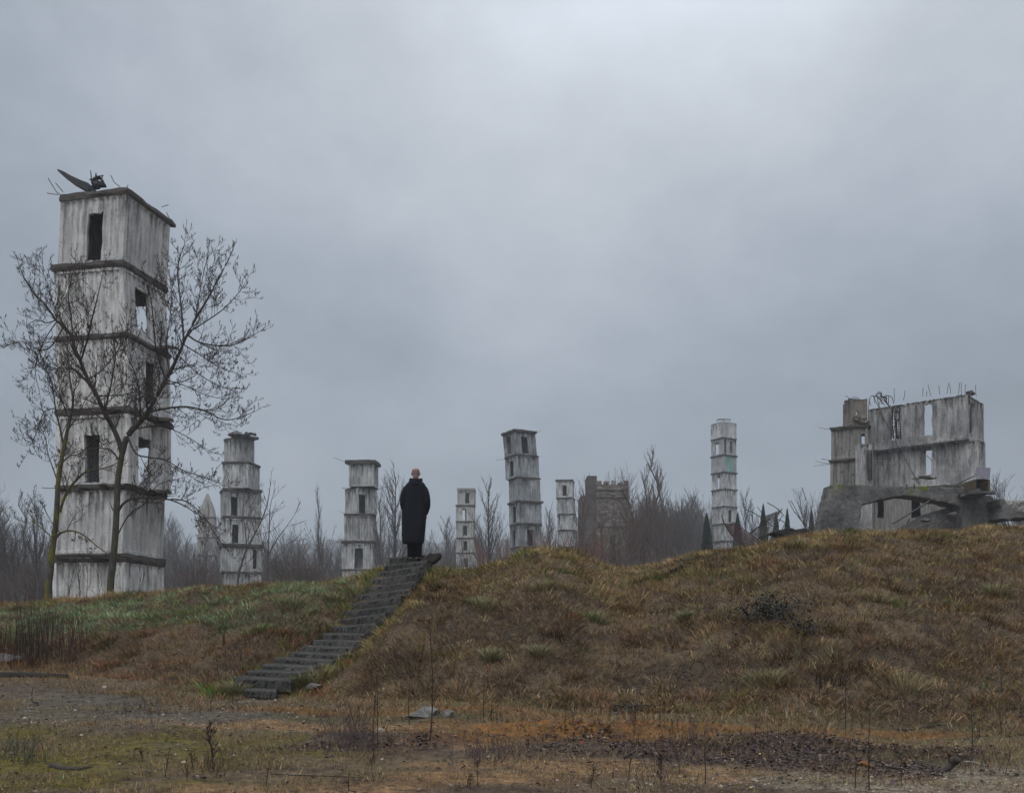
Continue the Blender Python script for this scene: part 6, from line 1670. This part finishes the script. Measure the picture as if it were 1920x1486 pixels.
def sub(o, lv=1):
    s = o.modifiers.new('sub', 'SUBSURF'); s.levels = lv; s.render_levels = lv; return o
# body: head, neck, torso, arms, legs merged into one skin by voxel remesh
mb = MB()
hx = .006
ring_loft(mb, [(hx, -.012, 1.575, .030, .035), (hx, -.010, 1.60, .055, .066), (hx, .0, 1.64, .066, .082), (hx, .003, 1.68, .073, .092), (hx, .003, 1.715, .076, .096), (hx, .0, 1.745, .072, .092), (hx, -.003, 1.768, .056, .074), (hx, -.004, 1.782, .033, .045), (hx, -.004, 1.787, .012, .016)], 20)
ring_loft(mb, [(hx, .0, 1.45, .075, .070), (hx, -.005, 1.52, .060, .062), (hx, -.004, 1.57, .055, .060), (hx, 0, 1.63, .052, .055)], 16)
ring_loft(mb, [(hx, .07, 1.60, .030, .03), (hx, .075, 1.63, .04, .028), (hx, .08, 1.66, .036, .02)], 10)   # jaw
mb.tube([(hx, .088, 1.70), (hx, .105, 1.672), (hx, .088, 1.662)], [.009, .015, .010], 6)                 # nose
for s in (-1, 1):
    mb.tube([(hx + s * .074, -.004, 1.640), (hx + s * .084, -.010, 1.668), (hx + s * .076, -.002, 1.694)], [.008, .015, .010], 6)   # ears
    mb.tube([(s * .02, 0, 1.47), (s * .155, 0, 1.41), (s * .235, -.01, 1.16), (s * .215, .08, .97), (s * .19, .15, .93)], [.05, .045, .042, .035, .028], 8)
    hp = Vector((s * .18, .155, .91))
    mb.quadbox(hp + Vector((-.02, -.02, -.05)), Vector((.045, 0, 0)), Vector((0, .03, 0)), Vector((0, 0, .09)))
    for k in range(4):
        p0 = hp + Vector((-.012 + k * .012, 0, -.045)); mb.tube([tuple(p0), tuple(p0 + Vector((0, .01, -.035))), tuple(p0 + Vector((0, -.005, -.062 + abs(k - 1.5) * .008)))], [.009, .0085, .007], 5)
    mb.tube([tuple(hp + Vector((-s * .02, 0, .01))), tuple(hp + Vector((-s * .045, .01, -.015))), tuple(hp + Vector((-s * .05, .01, -.04)))], [.011, .010, .008], 5)
ring_loft(mb, [(0, 0, .82, .15, .11), (0, 0, 1.0, .14, .10), (0, 0, 1.2, .16, .11), (0, 0, 1.38, .17, .11), (0, 0, 1.48, .09, .08)], 16)
for s in (-1, 1): ring_loft(mb, [(s * .075 - .03, 0, .05, .04, .05), (s * .075 - .02, 0, .4, .055, .06), (s * .08, 0, .85, .085, .10)], 12)
body = mb.build('body', None, man)
m, nt, b = mat_new('skin_and_stubble'); g = NT(nt)
t_ = g.n('ShaderNodeTexCoord'); sp_ = g.n('ShaderNodeSeparateXYZ'); g.l(t_.outputs['Object'], sp_.inputs[0])
ft = g.math('MULTIPLY', g.ramp(g.math('SUBTRACT', 1.76, sp_.outputs['Z']), [(0.0, 0.0), (.045, 1.0)]), g.ramp(g.math('SUBTRACT', sp_.outputs['Z'], 1.615), [(0.0, 0.0), (.03, 1.0)]))
ft = g.math('MULTIPLY', ft, g.ramp(g.math('ADD', sp_.outputs['Y'], 1.0), [(.99, 1.0), (1.0, 0.0)]))
sk = g.ramp(g.noise(30, 4, .6), [(.3, (.36, .19, .155)), (.7, (.46, .265, .215))])
g.val(b.inputs['Base Color'], g.mix(g.math('MULTIPLY', ft, .75), sk, (.17, .145, .14))); b.inputs['Roughness'].default_value = .5
b.inputs['Subsurface Weight'].default_value = .05
body.data.materials.append(m)
rm = body.modifiers.new('remesh', 'REMESH'); rm.mode = 'VOXEL'; rm.voxel_size = .0075; rm.use_smooth_shade = True
sm = body.modifiers.new('smooth', 'SMOOTH'); sm.iterations = 6; sm.factor = .5
# trousers and shoes
mb = MB()
for s, cx in ((-1, -.085), (1, .045)):
    ring_loft(mb, [(cx, 0, .055, .078, .10), (cx, 0, .09, .072, .092), (cx + .003, 0, .2, .076, .09), (cx + .006, 0, .34, .085, .095), (cx + .01, 0, .6, .10, .11)], 18,
              fold=lambda a, z_: 1 + .05 * math.sin(a * 5 + z_ * 30))
sub(mb.build('trousers', M['trouser'], man, True))
for cx, rot in ((-.09, .12), (.05, -.2)):
    mb = MB()
    ring_loft(mb, [(0, 0, .0, .048, .13), (0, 0, .02, .050, .135), (0, 0, .045, .046, .12), (0, -.03, .075, .038, .075), (0, -.05, .10, .034, .05)], 16)
    o = sub(mb.build('shoe', M['shoe'], man, True)); o.location = (cx, .04, 0); o.rotation_euler = (0, 0, rot)
# coat
def cfold(a, z_):
    k = max(0.0, (1.25 - z_)) / .95
    f_ = 1 + k * (.050 * math.sin(a * 7 + 1.3 + z_) + .035 * math.sin(a * 11 + z_ * 5) + .03 * math.sin(a * 4 + .5 + z_ * 2))
    if abs((a - 1.5 * math.pi)) < .18: f_ -= .05 * min(1, k * 1.4)            # centre vent
    return f_ + .006 * math.sin(z_ * 40 + a * 3) * (1 if z_ > .9 else .4)
mb = MB()
rings = [(-.050, .0, .315, .180, .150), (-.048, .0, .33, .193, .163), (-.046, .0, .42, .205, .168), (-.040, 0, .55, .218, .170), (-.034, 0, .70, .228, .168), (-.028, 0, .85, .236, .165), (-.022, 0, .95, .234, .160), (-.014, 0, 1.05, .222, .152),
         (-.008, 0, 1.15, .212, .146), (-.003, 0, 1.25, .208, .145), (0, 0, 1.34, .206, .146), (.002, 0, 1.41, .202, .140), (.004, 0, 1.455, .190, .130), (.005, 0, 1.495, .160, .114), (.006, 0, 1.53, .118, .095), (.006, 0, 1.57, .078, .075), (.006, 0, 1.585, .068, .068)]
ring_loft(mb, rings, 56, cfold, cap0=False)
coat = sub(mb.build('coat', M['coat'], man, True))
for s in (-1, 1):
    mb = MB(); n = 18; path = [(.115, .0, 1.415, .066), (.160, .0, 1.385, .080), (.198, -.010, 1.30, .080), (.218, -.018, 1.20, .077), (.226, -.02, 1.12, .075), (.220, .01, 1.04, .072), (.200, .07, .975, .066), (.185, .13, .935, .058)]
    for i, (x, y, z_, r) in enumerate(path):
        q0 = Vector(path[max(0, i - 1)][:3]); q1 = Vector(path[min(len(path) - 1, i + 1)][:3]); d = (q1 - q0).normalized(); ax = d.cross(Vector((0, 1, 0))).normalized(); ay = d.cross(ax)
        for k in range(n):
            a = 2 * math.pi * k / n; rr_ = r * (1 + .05 * math.sin(a * 3 + i * 1.7) + .03 * math.sin(i * 2.9 + a))
            p = Vector((x, y, z_)) + (ax * math.cos(a) + ay * math.sin(a)) * rr_; mb.v.append((p.x * s - .004, p.y, p.z))
    for i in range(len(path) - 1):
        for k in range(n):
            k2 = (k + 1) % n; fc = (i * n + k, i * n + k2, i * n + n + k2, i * n + n + k); mb.f.append(fc if s < 0 else fc[::-1])
    mb.f.append(tuple(range(n))); mb.f.append(tuple((len(path) - 1) * n + k for k in range(n)))
    sub(mb.build('sleeve', M['coat'], man, True))
# hood lying on the back
mb = MB(); n = 16
for i in range(25):
    a = math.pi * (1.0 + i / 24) if True else 0
    cx = .006 + math.cos(a) * .098; cy = .03 + math.sin(a) * .115; cz = 1.545 + .018 * math.sin(i * .9) - .045 * math.sin(math.pi * i / 24)
    r = .034 + .026 * math.sin(math.pi * i / 24)
    for k in range(n):
        b_a = 2 * math.pi * k / n; mb.v.append((cx + math.cos(a) * math.cos(b_a) * r, cy + math.sin(a) * math.cos(b_a) * r, cz + math.sin(b_a) * r * 1.05 + .006 * math.sin(i * 1.7 + k)))
for i in range(24):
    for k in range(n):
        k2 = (k + 1) % n; mb.f.append((i * n + k, i * n + n + k, i * n + n + k2, i * n + k2))
mb.f.append(tuple(range(n))); mb.f.append(tuple(24 * n + k for k in range(n - 1, -1, -1)))
ring_loft(mb, [(.006, -.06, 1.395, .02, .03), (.006, -.085, 1.41, .055, .05), (.004, -.09, 1.44, .085, .062), (.004, -.085, 1.48, .098, .065), (.006, -.07, 1.52, .095, .06), (.006, -.05, 1.55, .07, .05)], 22, lambda a, z_: 1 + .06 * math.sin(a * 6 + z_ * 60))
sub(mb.build('hood', M['coat'], man, True))

# ------------------------------------------------------------------ labels of repeats: said by neighbours and order
PLACES = [(-999, 100, 'left of the mossy tree'), (100, 205, 'behind the left of the big tower'), (205, 310, 'behind the right of the big tower'), (310, 415, 'right of the big tower'), (415, 530, 'near the rubble topped tower'),
          (530, 645, 'left of the flat roofed tower'), (645, 775, 'left of the man'), (775, 870, 'right of the man'), (870, 960, 'left of the leaning tower'),
          (960, 1090, 'right of the leaning tower'), (1090, 1210, 'at the brick tower'), (1210, 1280, 'right of the brick tower'), (1280, 1345, 'left of the slender tower'), (1345, 3000, 'right of the slender tower')]
ORD = ['first', 'second', 'third', 'fourth', 'fifth', 'sixth', 'seventh', 'eighth', 'ninth', 'tenth', 'eleventh', 'twelfth', 'thirteenth', 'fourteenth', 'fifteenth', 'sixteenth', 'seventeenth', 'eighteenth', 'nineteenth', 'twentieth', 'twenty-first', 'twenty-second', 'twenty-third', 'twenty-fourth', 'twenty-fifth', 'twenty-sixth', 'twenty-seventh', 'twenty-eighth', 'twenty-ninth']
def relabel(groupprefix, noun, places=PLACES):
    obs = [o for o in COL.objects if o.parent is None and str(o.get('group', '')).startswith(groupprefix)]
    def pxo(o): return 960 + FP * o.location.x / o.location.y
    for a, b, ph in places:
        sel = sorted([o for o in obs if a <= pxo(o) < b], key=pxo)
        for i, o in enumerate(sel):
            w = ORD[i] if i < len(ORD) else 'number %d' % (i + 1)
            o['label'] = '%s %s from the left %s' % (w, noun, ph) if len(sel) > 1 else 'only %s %s' % (noun, ph)
relabel('trees of the misty treeline: poplar', 'thin misty poplar')
relabel('trees of the misty treeline: spread', 'rounded misty bare tree')
relabel('trees of the misty treeline: vase', 'tall misty bare tree')
relabel('shrubs of the thicket', 'grey brown shrub')
relabel('broken chunks', 'broken concrete chunk', [(-999, 1620, 'under the left foot of the arch'), (1620, 1820, 'on the rubble under the arch'), (1820, 3000, 'right of the arch')])
relabel('reddish shrubs', 'reddish bare shrub')
relabel('small dead weeds', 'small dead weed', [(-999, 420, 'in the left foreground'), (420, 760, 'below the stairs'), (760, 1150, 'in front of the middle of the mound'), (1150, 1500, 'around the leaf litter'), (1500, 3000, 'in the right foreground')])
relabel('saplings at the foot', 'thin sapling', [(-999, 3000, 'at the foot of the tallest tower')])

# ------------------------------------------------------------------ haze
def haze():
    x0, x1, y0, y1, z0, z1 = -720, 720, -60, 920, float(GZ.min()) - 1.5, 125.0
    mb = MB(); mb.quadbox(Vector((x0, y0, z0)), Vector((x1 - x0, 0, 0)), Vector((0, y1 - y0, 0)), Vector((0, 0, z1 - z0)))
    m = bpy.data.materials.new('haze'); m.use_nodes = True; nt = m.node_tree
    for n in list(nt.nodes): nt.nodes.remove(n)
    out = nt.nodes.new('ShaderNodeOutputMaterial'); v = nt.nodes.new('ShaderNodeVolumePrincipled')
    v.inputs['Color'].default_value = (.90, .94, .98, 1); v.inputs['Density'].default_value = HAZE; v.inputs['Anisotropy'].default_value = .0
    nt.links.new(v.outputs[0], out.inputs['Volume'])
    o = mb.build('haze', m); tag(o, kind='stuff')
HAZE = 0.00085
haze()
